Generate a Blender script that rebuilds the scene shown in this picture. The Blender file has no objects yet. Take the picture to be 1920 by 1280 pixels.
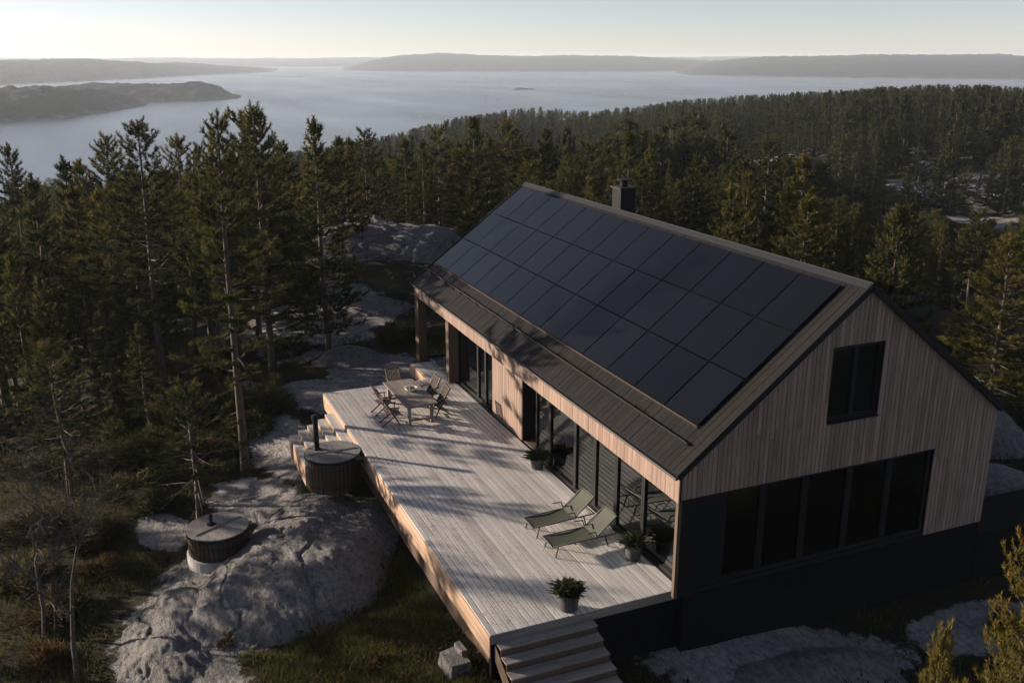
import bpy, math, random
import numpy as np
from mathutils import Vector, Matrix

S = bpy.context.scene
COL = S.collection
R = math.radians
rnd = random.Random(7)
rng = np.random.default_rng(7)

# ------------------------------------------------------------------ camera
CAM = np.array([16.334, -11.009, 12.03])
F_PX = 1776.3
YAW, PITCH = R(156.96), -math.atan(534 / F_PX)
cd = bpy.data.cameras.new('camera')
cam = bpy.data.objects.new('camera', cd)
COL.objects.link(cam)
cam.location = CAM
cam.rotation_euler = (math.pi / 2 + PITCH, 0, YAW - math.pi / 2)
cd.sensor_width = 36
cd.lens = 36 * F_PX / 1920
cd.clip_start = 0.3
cd.clip_end = 40000
S.camera = cam

# ------------------------------------------------------------------ sky, sun, exposure
SUN_EL, SUN_AZ = R(12.5), R(228)          # azimuth the light comes FROM, counter-clockwise from +X
w = bpy.data.worlds.new('World')
S.world = w
w.use_nodes = True
nt = w.node_tree
sky = nt.nodes.new('ShaderNodeTexSky')
sky.sky_type = 'NISHITA'
sky.sun_disc = False
sky.sun_elevation = SUN_EL
sky.sun_rotation = math.pi / 2 - SUN_AZ
sky.air_density = 0.65
sky.dust_density = 0.12
sky.ozone_density = 1.0
sky.altitude = 30
hs = nt.nodes.new('ShaderNodeHueSaturation')
hs.inputs['Saturation'].default_value = 0.62
wb = nt.nodes.new('ShaderNodeMixRGB')            # the camera's white balance, the same over the whole sky
wb.blend_type = 'MULTIPLY'
wb.inputs[0].default_value = 1.0
wb.inputs[2].default_value = (1.03, .965, 1.02, 1)
nt.links.new(sky.outputs[0], hs.inputs['Color'])
nt.links.new(hs.outputs[0], wb.inputs[1])
nt.links.new(wb.outputs[0], nt.nodes['Background'].inputs[0])
nt.nodes['Background'].inputs[1].default_value = 0.062
sl = bpy.data.lights.new('sun', 'SUN')
sl.energy = 5.0
sl.angle = R(0.9)
sl.color = (1.0, 0.81, 0.645)
so = bpy.data.objects.new('sun', sl)
COL.objects.link(so)
sd = Vector((math.cos(SUN_AZ) * math.cos(SUN_EL), math.sin(SUN_AZ) * math.cos(SUN_EL), math.sin(SUN_EL)))
so.rotation_euler = sd.to_track_quat('Z', 'Y').to_euler()
so.location = (-40, -30, 40)
S.view_settings.view_transform = 'Standard'
S.view_settings.look = 'None'
S.view_settings.gamma = 1
S.view_settings.use_curve_mapping = False
S.view_settings.exposure = 1.1
S.render.engine = 'CYCLES'
S.cycles.max_bounces = 8
S.cycles.transparent_max_bounces = 12
S.cycles.volume_bounces = 1

# ------------------------------------------------------------------ helpers: view geometry used to lay out the distance
FW = np.array([math.cos(PITCH) * math.cos(YAW), math.cos(PITCH) * math.sin(YAW), math.sin(PITCH)])
RT = np.array([math.sin(YAW), -math.cos(YAW), 0])
UP = np.cross(RT, FW)


def bearing(u):
    """compass angle (counter-clockwise from +X) of a far point that stands in column u of the photograph"""
    d = FW + RT * (u - 960) / F_PX - UP * (106 - 640) / F_PX
    return math.atan2(d[1], d[0])


def polar(u, r):
    a = bearing(u)
    return CAM[0] + r * math.cos(a), CAM[1] + r * math.sin(a)


def ray(u, v):
    d = FW + RT * (u - 960) / F_PX - UP * (v - 640) / F_PX
    return d / math.hypot(d[0], d[1])


def top_z(v, r, u=960):
    return CAM[2] + ray(u, v)[2] * r


# ------------------------------------------------------------------ helpers: materials
MATS = {}


def mat(name, base=(.5, .5, .5), rough=.6, metal=0., spec=.5):
    m = bpy.data.materials.new(name)
    m.use_nodes = True
    b = m.node_tree.nodes['Principled BSDF']
    b.inputs['Base Color'].default_value = (*base, 1)
    b.inputs['Roughness'].default_value = rough
    b.inputs['Metallic'].default_value = metal
    b.inputs['Specular IOR Level'].default_value = spec
    MATS[name] = m
    return m


class NT:
    """tiny node-tree writer"""

    def __init__(s, m):
        s.t = m.node_tree
        s.b = s.t.nodes['Principled BSDF']

    def n(s, kind, **kw):
        nd = s.t.nodes.new('ShaderNode' + kind)
        for k, v in kw.items():
            setattr(nd, k, v)
        return nd

    def l(s, a, b):
        s.t.links.new(a, b)

    def pos(s, scale):
        g = s.n('NewGeometry')
        mp = s.n('Mapping')
        mp.inputs['Scale'].default_value = scale
        s.l(g.outputs['Position'], mp.inputs['Vector'])
        return mp.outputs[0]

    def noise(s, vec, scale=1., detail=4., rough=.55):
        n = s.n('TexNoise')
        n.inputs['Scale'].default_value = scale
        n.inputs['Detail'].default_value = detail
        n.inputs['Roughness'].default_value = rough
        if vec is not None:
            s.l(vec, n.inputs['Vector'])
        return n.outputs['Fac']

    def ramp(s, fac, stops):
        r = s.n('ValToRGB')
        e = r.color_ramp.elements
        while len(e) < len(stops):
            e.new(0.5)
        for i, (p, c) in enumerate(stops):
            e[i].position = p
            e[i].color = (*c, 1) if len(c) == 3 else c
        s.l(fac, r.inputs[0])
        return r.outputs[0]

    def mix(s, fac, a, b, mode='MIX'):
        m = s.n('MixRGB', blend_type=mode)
        for i, x in enumerate((fac, a, b)):
            if isinstance(x, (int, float)):
                m.inputs[i].default_value = x
            elif isinstance(x, tuple):
                m.inputs[i].default_value = (*x, 1)
            else:
                s.l(x, m.inputs[i])
        return m.outputs[0]

    def math(s, op, a, b=0.):
        m = s.n('Math', operation=op)
        for i, x in enumerate((a, b)):
            if isinstance(x, (int, float)):
                m.inputs[i].default_value = x
            else:
                s.l(x, m.inputs[i])
        return m.outputs[0]

    def bump(s, h, strength=.3, dist=.02):
        b = s.n('Bump')
        b.inputs['Strength'].default_value = strength
        b.inputs['Distance'].default_value = dist
        s.l(h, b.inputs['Height'])
        s.l(b.outputs[0], s.b.inputs['Normal'])

    def objrand(s):
        return s.n('ObjectInfo').outputs['Random']


def wood(name, c1, c2, c3, axis, rough=.7, patch=None):
    """weathered board: grain drawn out along one axis, every board of its own tone"""
    m = mat(name, c1, rough, spec=.35)
    t = NT(m)
    sc = [22., 22., 22.]
    sc[axis] = .9
    rndv = t.objrand()
    off = t.n('VectorMath', operation='ADD')
    t.l(t.pos(tuple(sc)), off.inputs[0])
    cmb = t.n('CombineXYZ')
    t.l(t.math('MULTIPLY', rndv, 37.), cmb.inputs[axis])
    t.l(cmb.outputs[0], off.inputs[1])
    g = t.noise(off.outputs[0], 1., 6., .65)
    grain = t.ramp(g, [(.3, c1), (.52, c2), (.75, c3)])
    tone = t.ramp(rndv, [(0., (.80, .79, .78)), (.5, (.96, .95, .94)), (1., (1.12, 1.1, 1.08))])
    c = t.mix(1., grain, tone, 'MULTIPLY')
    blot = t.noise(t.pos((.6, .6, .6)), 1.2, 4.)
    c = t.mix(t.math('MULTIPLY', t.ramp(blot, [(.35, (0, 0, 0)), (.7, (1, 1, 1))]), .35), c,
              t.mix(1., c, (.66, .68, .72) if patch is None else patch, 'MULTIPLY'))
    t.l(c, t.b.inputs['Base Color'])
    t.l(t.math('MULTIPLY_ADD', g, .25), t.b.inputs['Roughness'])
    t.l(t.math('ADD', t.math('MULTIPLY', g, .3), rough - .15), t.b.inputs['Roughness'])
    t.bump(g, .25, .004)
    return m


wood('deck_wood', (.38, .375, .37), (.50, .495, .485), (.60, .595, .585), 0, .5)
wood('deck_wood_y', (.27, .245, .225), (.40, .37, .345), (.50, .47, .445), 1, .6)
wood('edge_wood', (.30, .20, .13), (.42, .29, .20), (.50, .36, .26), 0, .65)
wood('clad_wood', (.155, .110, .086), (.255, .183, .145), (.335, .253, .206), 2, .7)
wood('dark_wood', (.06, .042, .03), (.10, .07, .05), (.14, .10, .075), 2, .6)
wood('tub_wood', (.03, .02, .014), (.055, .036, .026), (.085, .056, .04), 2, .6)
wood('lid_wood', (.18, .17, .16), (.26, .25, .235), (.33, .32, .30), 0, .6)
wood('teak', (.13, .095, .07), (.21, .16, .125), (.29, .23, .18), 0, .6)
wood('step_wood', (.15, .135, .125), (.23, .21, .195), (.31, .29, .27), 1, .6)
wood('roof_wood', (.012, .012, .013), (.018, .0175, .018), (.026, .025, .025), 1, .55)

MATS['roof_wood'].node_tree.nodes['Principled BSDF'].inputs['Specular IOR Level'].default_value = .08
wood('teak_dark', (.05, .037, .028), (.085, .064, .05), (.12, .095, .075), 0, .65)
wood('teak_grey', (.16, .14, .12), (.24, .215, .19), (.31, .285, .26), 0, .6)

mat('black_metal', (.007, .0075, .009), .55, .0, .25)
mat('chimney_steel', (.007, .007, .008), .6, .0, .12)
mat('dark_trim', (.008, .0085, .010), .55, spec=.2)
mat('grey_trim', (.020, .023, .027), .55, spec=.15)
mat('concrete_dark', (.006, .0065, .008), .85, spec=.1)
mat('steel', (.35, .35, .36), .35, .9)
mat('pot_grey', (.055, .057, .06), .7)
mat('soil', (.02, .015, .01), .95)
mat('ceramic', (.7, .69, .66), .3)
mat('fruit_green', (.12, .16, .03), .5)
mat('fruit_red', (.22, .05, .02), .5)
mat('sling', (.085, .10, .07), .75)
mat('interior_wall', (.10, .09, .08), .9)
mat('interior_floor', (.10, .08, .06), .6)
mat('concrete_pale', (.34, .34, .33), .9)
for nm in ('concrete_dark', 'concrete_pale', 'pot_grey', 'black_metal'):
    t = NT(MATS[nm])
    c = MATS[nm].node_tree.nodes['Principled BSDF'].inputs['Base Color'].default_value[:3]
    g = t.noise(t.pos((1, 1, 1)), 3., 6.)
    t.l(t.ramp(g, [(.3, tuple(x * .7 for x in c)), (.7, tuple(x * 1.3 for x in c))]), t.b.inputs['Base Color'])
    t.bump(t.noise(t.pos((1, 1, 1)), 60., 3.), .2, .004)
t = NT(MATS['sling'])
wv = t.noise(t.pos((160, 160, 160)), 1., 2.)
t.l(t.ramp(wv, [(.3, (.034, .042, .027)), (.7, (.058, .070, .047))]), t.b.inputs['Base Color'])

m = mat('panel_glass', (.003, .004, .006), .09, spec=.27)
t = NT(m)
t.l(t.ramp(t.objrand(), [(0, (.002, .003, .004)), (1, (.004, .005, .007))]), t.b.inputs['Base Color'])
t.l(t.math('MULTIPLY_ADD', t.noise(t.pos((1, 1, 1)), .8, 3.), .10), t.b.inputs['Roughness'])
r_ = t.math('ADD', t.math('MULTIPLY', t.noise(t.pos((1, 1, 1)), .8, 3.), .14), .08)
t.l(r_, t.b.inputs['Roughness'])

m = mat('window_glass', (.02, .025, .028), .02)
t = NT(m)
fr = t.n('Fresnel')
fr.inputs['IOR'].default_value = 2.1
gl = t.n('BsdfGlossy')
gl.inputs['Roughness'].default_value = .015
gl.inputs['Color'].default_value = (.9, .97, .97, 1)
tr = t.n('BsdfTransparent')
tr.inputs['Color'].default_value = (.32, .38, .37, 1)
mx = t.n('MixShader')
t.l(fr.outputs[0], mx.inputs[0])
t.l(tr.outputs[0], mx.inputs[1])
t.l(gl.outputs[0], mx.inputs[2])
t.l(mx.outputs[0], t.t.nodes['Material Output'].inputs['Surface'])


def leafmat(name, cols, trans=.35):
    m = mat(name, cols[1], .75, spec=.08)
    t = NT(m)
    at = t.n('Attribute', attribute_name='tone')
    c = t.ramp(at.outputs['Fac'], [(0., cols[0]), (.5, cols[1]), (1., cols[2])])
    tone = t.ramp(t.objrand(), [(0., (.75, .78, .8)), (.5, (1, 1, 1)), (1., (1.3, 1.15, .85))])
    c = t.mix(1., c, tone, 'MULTIPLY')
    t.l(c, t.b.inputs['Base Color'])
    tb = t.n('BsdfTranslucent')
    t.l(c, tb.inputs['Color'])
    mx = t.n('MixShader')
    mx.inputs[0].default_value = trans
    t.l(t.b.outputs[0], mx.inputs[1])
    t.l(tb.outputs[0], mx.inputs[2])
    t.l(mx.outputs[0], t.t.nodes['Material Output'].inputs['Surface'])
    return m


leafmat('needles', [(.012, .020, .011), (.042, .052, .021), (.135, .115, .036)])
leafmat('sun_tinted_needles', [(.035, .042, .014), (.095, .088, .026), (.19, .155, .045)])  # pine needles with warm sunlight painted in: paler and yellower than the rest
leafmat('far_needles', [(.011, .019, .013), (.028, .038, .021), (.08, .076, .03)])
leafmat('grass_blades', [(.025, .036, .012), (.07, .085, .026), (.14, .12, .045)])
leafmat('heather', [(.018, .018, .011), (.045, .036, .018), (.10, .062, .03)])
leafmat('pot_leaves', [(.02, .034, .018), (.045, .06, .028), (.09, .10, .045)])
leafmat('dry_leaves', [(.05, .03, .018), (.10, .055, .03), (.17, .095, .05)])

m = mat('bark', (.09, .07, .055), .9)
t = NT(m)
g = t.noise(t.pos((9, 9, 2.2)), 1.4, 5.)
t.l(t.ramp(g, [(.3, (.035, .028, .024)), (.55, (.10, .078, .064)), (.8, (.17, .135, .11))]), t.b.inputs['Base Color'])
t.bump(g, .6, .03)
m = mat('birch_bark', (.10, .085, .075), .85)
t = NT(m)
g = t.noise(t.pos((5, 5, 9)), 1.4, 4.)
t.l(t.ramp(g, [(.3, (.03, .026, .024)), (.6, (.085, .072, .062)), (.8, (.14, .12, .105))]), t.b.inputs['Base Color'])

# rock and ground
def rock_nodes(t, crack=True):
    p = t.pos((1, 1, 1))
    n1 = t.noise(p, .55, 8., .6)
    n2 = t.noise(p, 5., 8., .7)
    n3 = t.noise(p, 32., 5., .7)
    c = t.ramp(n1, [(.28, (.20, .20, .203)), (.5, (.34, .34, .342)), (.72, (.45, .45, .45))])
    c = t.mix(t.ramp(n2, [(.36, (.65, .65, .65)), (.54, (0, 0, 0))]), c, (.10, .098, .096))
    c = t.mix(t.math('MULTIPLY', t.ramp(n3, [(.5, (0, 0, 0)), (.66, (1, 1, 1))]), .45), c, (.50, .49, .47))
    moss = t.noise(p, 1.1, 6., .65)
    c = t.mix(t.math('MULTIPLY', t.ramp(moss, [(.60, (0, 0, 0)), (.72, (1, 1, 1))]), .7), c, (.07, .062, .03))
    wv = t.n('VectorMath', operation='ADD')
    nv = t.n('TexNoise')
    nv.inputs['Scale'].default_value = .9
    nv.inputs['Detail'].default_value = 5.
    t.l(p, nv.inputs['Vector'])
    sc_ = t.n('VectorMath', operation='SCALE')
    sc_.inputs['Scale'].default_value = 1.6
    t.l(nv.outputs['Color'], sc_.inputs[0])
    t.l(p, wv.inputs[0])
    t.l(sc_.outputs[0], wv.inputs[1])
    vo = t.n('TexVoronoi', feature='DISTANCE_TO_EDGE')
    vo.inputs['Scale'].default_value = .42
    t.l(wv.outputs[0], vo.inputs['Vector'])
    ck = t.ramp(vo.outputs['Distance'], [(.0, (1, 1, 1)), (.035, (0, 0, 0))])
    sc2 = t.noise(t.pos((3.2, 7.5, 5.)), 1.5, 7., .75)
    c = t.mix(t.math('MULTIPLY', t.ramp(sc2, [(.36, (1, 1, 1)), (.50, (0, 0, 0))]), .65), c, (.085, .085, .088))
    c = t.mix(t.math('MULTIPLY', ck, .28), c, (.05, .048, .044))
    lich = t.noise(p, 2.3, 6., .75)
    c = t.mix(t.math('MULTIPLY', t.ramp(lich, [(.55, (0, 0, 0)), (.63, (1, 1, 1))]), .6), c, (.46, .465, .46))
    h = t.math('ADD', t.math('MULTIPLY', n2, 2.2), t.math('MULTIPLY', n3, .6))
    h = t.math('SUBTRACT', h, t.math('MULTIPLY', ck, .35))
    h = t.math('ADD', h, t.math('MULTIPLY', sc2, 2.4))
    h = t.math('ADD', h, t.math('MULTIPLY', t.noise(t.pos((1.2, 5., 3.)), 1.6, 6., .6), 1.2))
    return c, h


m = mat('rock', (.3, .3, .3), .9, spec=.25)
t = NT(m)
c, h = rock_nodes(t)
t.l(c, t.b.inputs['Base Color'])
t.bump(h, 1., .2)

m = mat('ground', (.05, .05, .03), .95, spec=.15)
t = NT(m)
rc, rh = rock_nodes(t)
p = t.pos((1, 1, 1))
g1 = t.noise(p, .35, 8., .65)
g2 = t.noise(p, 7., 6., .7)
gc = t.ramp(g1, [(.3, (.010, .013, .006)), (.5, (.022, .026, .011)), (.66, (.040, .034, .017)), (.8, (.05, .056, .02))])
gc = t.mix(t.math('MULTIPLY', t.ramp(g2, [(.4, (0, 0, 0)), (.65, (1, 1, 1))]), .45), gc, (.045, .036, .018))
at = t.n('Attribute', attribute_name='rock')
edge = t.math('ADD', at.outputs['Fac'], t.math('MULTIPLY', t.math('SUBTRACT', t.noise(p, 1.3, 9., .7), .5), 1.1))
mk = t.ramp(edge, [(.46, (0, 0, 0)), (.56, (1, 1, 1))])
t.l(t.mix(mk, gc, rc), t.b.inputs['Base Color'])
t.bump(t.math('ADD', rh, t.math('MULTIPLY', g2, 1.6)), .8, .12)

m = mat('sea', (.018, .03, .04), .16, spec=.5)
t = NT(m)
mp = t.pos((.045, .10, .1))
w1 = t.noise(mp, 1., 8., .62)
w2 = t.noise(t.pos((.5, .9, 1)), 1., 5., .6)
t.bump(t.math('ADD', t.math('MULTIPLY', w1, 2.5), w2), .13, .8)
t.l(t.math('ADD', t.math('MULTIPLY', t.noise(t.pos((.002, .006, 1)), 1., 4.), .25), .12), t.b.inputs['Roughness'])

m = mat('hill', (.05, .055, .05), .95, spec=.1)
t = NT(m)
p = t.pos((1, 1, 1))
g = t.noise(p, .012, 9., .75)
c = t.ramp(g, [(.36, (.005, .010, .010)), (.5, (.014, .021, .018)), (.64, (.036, .04, .03))])
z = t.n('SeparateXYZ')
gg = t.n('NewGeometry')
t.l(gg.outputs['Position'], z.inputs[0])
zz = t.math('ADD', z.outputs['Z'], t.math('MULTIPLY', t.noise(t.pos((1, 1, 2)), .02, 6., .7), -22.))
mk = t.ramp(t.math('DIVIDE', t.math('ADD', zz, 79.), 30.), [(.12, (1, 1, 1)), (.45, (0, 0, 0))])
t.l(t.mix(mk, c, (.26, .245, .235)), t.b.inputs['Base Color'])
t.bump(t.noise(p, .12, 4., .7), 1., 4.)

# ------------------------------------------------------------------ helpers: meshes
def link(name, me, parent=None, loc=None):
    o = bpy.data.objects.new(name, me)
    COL.objects.link(o)
    if parent is not None:
        o.parent = parent
    if loc is not None:
        o.location = loc
    return o


def mesh(name, V, F, m, smooth=False):
    me = bpy.data.meshes.new(name)
    me.from_pydata([tuple(map(float, v)) for v in V], [], [tuple(map(int, f)) for f in F])
    me.materials.append(MATS[m])
    if smooth:
        me.polygons.foreach_set('use_smooth', [True] * len(me.polygons))
    me.update()
    return me


def np_mesh(name, V, T, m, tone=None, smooth=False, attr='tone', quads=False):
    """vertex and triangle (or quad) arrays straight into a mesh"""
    k = 4 if quads else 3
    me = bpy.data.meshes.new(name)
    V = np.ascontiguousarray(V, dtype=np.float32)
    T = np.ascontiguousarray(T, dtype=np.int32)
    me.vertices.add(len(V))
    me.vertices.foreach_set('co', V.ravel())
    me.loops.add(T.size)
    me.loops.foreach_set('vertex_index', T.ravel())
    me.polygons.add(len(T))
    me.polygons.foreach_set('loop_start', np.arange(0, T.size, k, dtype=np.int32))
    if smooth:
        me.polygons.foreach_set('use_smooth', np.ones(len(T), dtype=bool))
    me.materials.append(MATS[m])
    if tone is not None:
        a = me.attributes.new(attr, 'FLOAT', 'POINT')
        a.data.foreach_set('value', np.ascontiguousarray(tone, dtype=np.float32))
    me.update(calc_edges=True)
    return me


def tag(o, label=None, cat=None, group=None, kind=None):
    if label: o['label'] = label
    if cat: o['category'] = cat
    if group: o['group'] = group
    if kind: o['kind'] = kind
    return o


def thing(name, loc, label, cat, group=None, rz=0.):
    o = bpy.data.objects.new(name, None)
    COL.objects.link(o)
    o.empty_display_size = .3
    o.location = loc
    o.rotation_euler = (0, 0, rz)
    return tag(o, label, cat, group)


class B:
    """collects simple solids into one mesh"""

    def __init__(s):
        s.V, s.F = [], []

    def add(s, V, F):
        k = len(s.V)
        s.V += [tuple(v) for v in V]
        s.F += [tuple(i + k for i in f) for f in F]
        return s

    def hexa(s, p):
        return s.add(p, [(0, 3, 2, 1), (4, 5, 6, 7), (0, 1, 5, 4), (1, 2, 6, 5), (2, 3, 7, 6), (3, 0, 4, 7)])

    def box(s, x0, x1, y0, y1, z0, z1):
        return s.hexa([(x0, y0, z0), (x1, y0, z0), (x1, y1, z0), (x0, y1, z0), (x0, y0, z1), (x1, y0, z1), (x1, y1, z1), (x0, y1, z1)])

    def bar(s, a, b, wd, ht=None, up=(0, 0, 1)):
        """rectangular bar from a to b"""
        a, b = Vector(a), Vector(b)
        ht = wd if ht is None else ht
        d = (b - a).normalized()
        u = Vector(up)
        if abs(d.dot(u)) > .98:
            u = Vector((1, 0, 0))
        r = d.cross(u).normalized()
        u = r.cross(d)
        q = [(-wd / 2, -ht / 2), (wd / 2, -ht / 2), (wd / 2, ht / 2), (-wd / 2, ht / 2)]
        return s.hexa([a + r * i + u * j for i, j in q] + [b + r * i + u * j for i, j in q])

    def tube(s, pts, rad, n=8, cap=True):
        pts = [Vector(p) for p in pts]
        if not isinstance(rad, (list, tuple)):
            rad = [rad] * len(pts)
        V, F = [], []
        u = None
        for i, p in enumerate(pts):
            d = (pts[min(i + 1, len(pts) - 1)] - pts[max(i - 1, 0)]).normalized()
            if u is None:
                u = d.orthogonal().normalized()
            u = (u - d * u.dot(d)).normalized()
            v = d.cross(u)
            for k in range(n):
                a = 2 * math.pi * k / n
                V.append(p + (u * math.cos(a) + v * math.sin(a)) * rad[i])
        for i in range(len(pts) - 1):
            for k in range(n):
                F.append((i * n + k, i * n + (k + 1) % n, (i + 1) * n + (k + 1) % n, (i + 1) * n + k))
        if cap:
            F.append(tuple(range(n))[::-1])
            F.append(tuple(range((len(pts) - 1) * n, len(pts) * n)))
        return s.add(V, F)

    def lathe(s, prof, n=24, c=(0, 0), closed=True):
        V, F = [], []
        for r, z in prof:
            for k in range(n):
                a = 2 * math.pi * k / n
                V.append((c[0] + r * math.cos(a), c[1] + r * math.sin(a), z))
        for i in range(len(prof) - 1):
            for k in range(n):
                F.append((i * n + k, i * n + (k + 1) % n, (i + 1) * n + (k + 1) % n, (i + 1) * n + k))
        if closed:
            F.append(tuple(range(n))[::-1])
            F.append(tuple(range((len(prof) - 1) * n, len(prof) * n)))
        return s.add(V, F)

    def prism(s, poly, fn0, fn1):
        """polygon extruded between two placements"""
        n = len(poly)
        return s.add([fn0(*p) for p in poly] + [fn1(*p) for p in poly],
                     [tuple(range(n))[::-1], tuple(range(n, 2 * n))] + [(i, (i + 1) % n, n + (i + 1) % n, n + i) for i in range(n)])

    def out(s, name, m, parent=None, smooth=False, loc=None):
        return link(name, mesh(name, s.V, s.F, m, smooth), parent, loc)


def fbm(x, y, seed=0, octaves=5, base=1., gain=.5):
    """cheap value noise for heightfields, -1..1"""
    r = np.random.default_rng(seed)
    tab = r.uniform(-1, 1, (256, 256))
    out = np.zeros_like(x)
    a, f, tot = 1., base, 0.
    for o in range(octaves):
        X, Y = x * f + 17.3 * o, y * f + 5.1 * o
        xi, yi = np.floor(X).astype(int), np.floor(Y).astype(int)
        fx, fy = X - xi, Y - yi
        fx, fy = fx * fx * (3 - 2 * fx), fy * fy * (3 - 2 * fy)
        g = lambda i, j: tab[(xi + i) & 255, (yi + j) & 255]
        out += a * ((g(0, 0) * (1 - fx) + g(1, 0) * fx) * (1 - fy) + (g(0, 1) * (1 - fx) + g(1, 1) * fx) * fy)
        tot += a
        a *= gain
        f *= 2.03
    return out / tot


# ------------------------------------------------------------------ terrain heights
SEA = -60.
FAR = 1.8
ctrl = []
for x, y, z in [(-8, -2, -1.35), (-16, -2, -1.3), (-7, -6, -1.9), (-10.2, -9.2, -2.05), (-14, -9, -2.35), (-18, -13.5, -2.95),
                (-6, -13, -2.75), (-16.5, -7.5, -2.4), (0, -5, -1.15), (2, -3, -1.4), (2, 4, -1.95), (2, 10, -1.85), (-10, 5, -1.5),
                (-20, 3, -1.25), (-22, -4, -1.5), (-20, 13, -1.5), (-4, 13, -1.2), (8, 2, -2.4), (10, -8, -2.8), (2, -14, -3.),
                (-25, -2, -1.6), (-12, -6.2, -1.75), (4, -8, -1.9), (-27, -10, -2.95), (-13, 16, -1.6), (-11, 23, -4.2), (-20, 30, -4.6), (15, 10, -3.)]:
    ctrl.append((math.hypot(x - CAM[0], y - CAM[1]), math.atan2(y - CAM[1], x - CAM[0]), z))
for u, l in {
    -1600: [(45, -6), (80, -14), (150, -24), (260, -40), (500, -66)],
    -600: [(45, -5), (80, -12), (150, -22), (260, -38), (400, -54), (600, -68)],
    0: [(45, -4.5), (80, -11), (150, -20), (260, -34), (420, -52), (620, -66)],
    300: [(60, -5.5), (100, -11), (200, -24), (300, -36), (480, -53), (700, -68)],
    600: [(46, -2.2), (58, -.2), (72, -4), (120, -13), (250, -23), (400, -32), (600, -48), (850, -68)],
    760: [(48, -1.8), (62, .6), (76, -3), (95, -9), (120, -13), (180, -17), (250, -19.5), (400, -22.5), (500, -27), (650, -40), (950, -70)],
    1000: [(62, -1.5), (90, -7), (120, -11.5), (180, -15.5), (250, -18), (450, -23.5), (600, -26), (720, -36), (950, -56), (1150, -74)],
    1300: [(62, -2), (90, -7), (120, -10.5), (200, -13.5), (250, -14.5), (400, -18), (650, -21), (780, -30), (950, -48), (1200, -74)],
    1600: [(62, -2.5), (120, -12), (175, -11.5), (245, -7), (320, -9.5), (400, -11), (600, -13.5), (740, -23), (950, -47), (1250, -76)],
    1900: [(55, -2.5), (100, -10.5), (130, -10), (210, -4.2), (350, -7.5), (550, -11), (700, -20), (950, -46), (1250, -76)],
    2600: [(55, -2.5), (100, -9), (130, -9), (210, -4), (350, -7), (550, -11), (700, -20), (950, -46), (1250, -76)],
    3600: [(60, -3), (200, -7), (550, -12), (1250, -70)],
}.items():
    for r, z in l:
        ctrl.append((r, bearing(u), z))
for a in range(0, 360, 45):
    ang = math.pi + R(a) if a <= 0 else R(a) + math.pi
    ctrl.append((4., YAW + R(a), -2.7))
    ctrl.append((1700., YAW + R(a), -86.))
    ctrl.append((9000., YAW + R(a), -100.))
for a in (100, 140, 180, 220, 260):
    for r, z in ((30, -3.5), (120, -6), (400, -14)):
        ctrl.append((r, YAW + R(a), z))
ctrl = np.array(ctrl)


def feat(r, a):
    l = np.log(np.maximum(r, 1.)) * .55
    return np.stack([l, np.cos(a - YAW), np.sin(a - YAW)], -1)


_C = feat(ctrl[:, 0], ctrl[:, 1])
_n = len(_C)
_D = np.linalg.norm(_C[:, None] - _C[None], axis=-1)
_A = np.zeros((_n + 4, _n + 4))
_A[:_n, :_n] = -_D - 1e-3 * np.eye(_n)
_A[:_n, _n] = 1
_A[:_n, _n + 1:] = _C
_A[_n:, :_n] = _A[:_n, _n:].T
_W = np.linalg.solve(_A, np.concatenate([ctrl[:, 2], np.zeros(4)]))


def ground0(x, y):
    x, y = np.asarray(x, float), np.asarray(y, float)
    sh = x.shape
    x, y = x.ravel(), y.ravel()
    r = np.hypot(x - CAM[0], y - CAM[1])
    Q = feat(r, np.arctan2(y - CAM[1], x - CAM[0]))
    out = np.empty(len(x))
    for i in range(0, len(x), 20000):
        q = Q[i:i + 20000]
        K = -np.linalg.norm(q[:, None] - _C[None], axis=-1)
        out[i:i + 20000] = K @ _W[:_n] + _W[_n] + q @ _W[_n + 1:]
    near = np.clip(r / 60., .08, 1.)
    out += fbm(x, y, 3, 6, .035) * 2.6 * near * np.clip(r / 80, .15, 1.6) + fbm(x, y, 5, 4, .35) * .13 * np.clip(60 / np.maximum(r, 1), .2, 1)
    return out.reshape(sh)


# patches of bare rock in the ground sheet: centre, radii, turn
ROCKP = [((-7.6, -9.6), (3.6, 2.4), -.35), ((-4.8, -10.8), (3.2, 1.6), .1), ((-17, -6.0), (3.6, 1.2), .1), ((-13.5, -7.6), (2.6, 1.3), .3),
         ((-20.3, -3.6), (3.2, 1.5), .5), ((-22.3, -.9), (2.8, 2.4), 0), ((-24, -6.4), (2.2, .8), .2), ((-13, -10.6), (1.6, .8), .2), ((.9, 2.6), (1.3, 3.6), -.25),
         ((1.6, 8.6), (1., 2.6), -.1), ((-1.6, 12.6), (2.2, 2.), 0), ((-16, 24.5), (3.5, 4), 0), ((-33, -1.5), (5, 4), .4), ((-28, -3.8), (3, 1.2), .3)]


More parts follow.
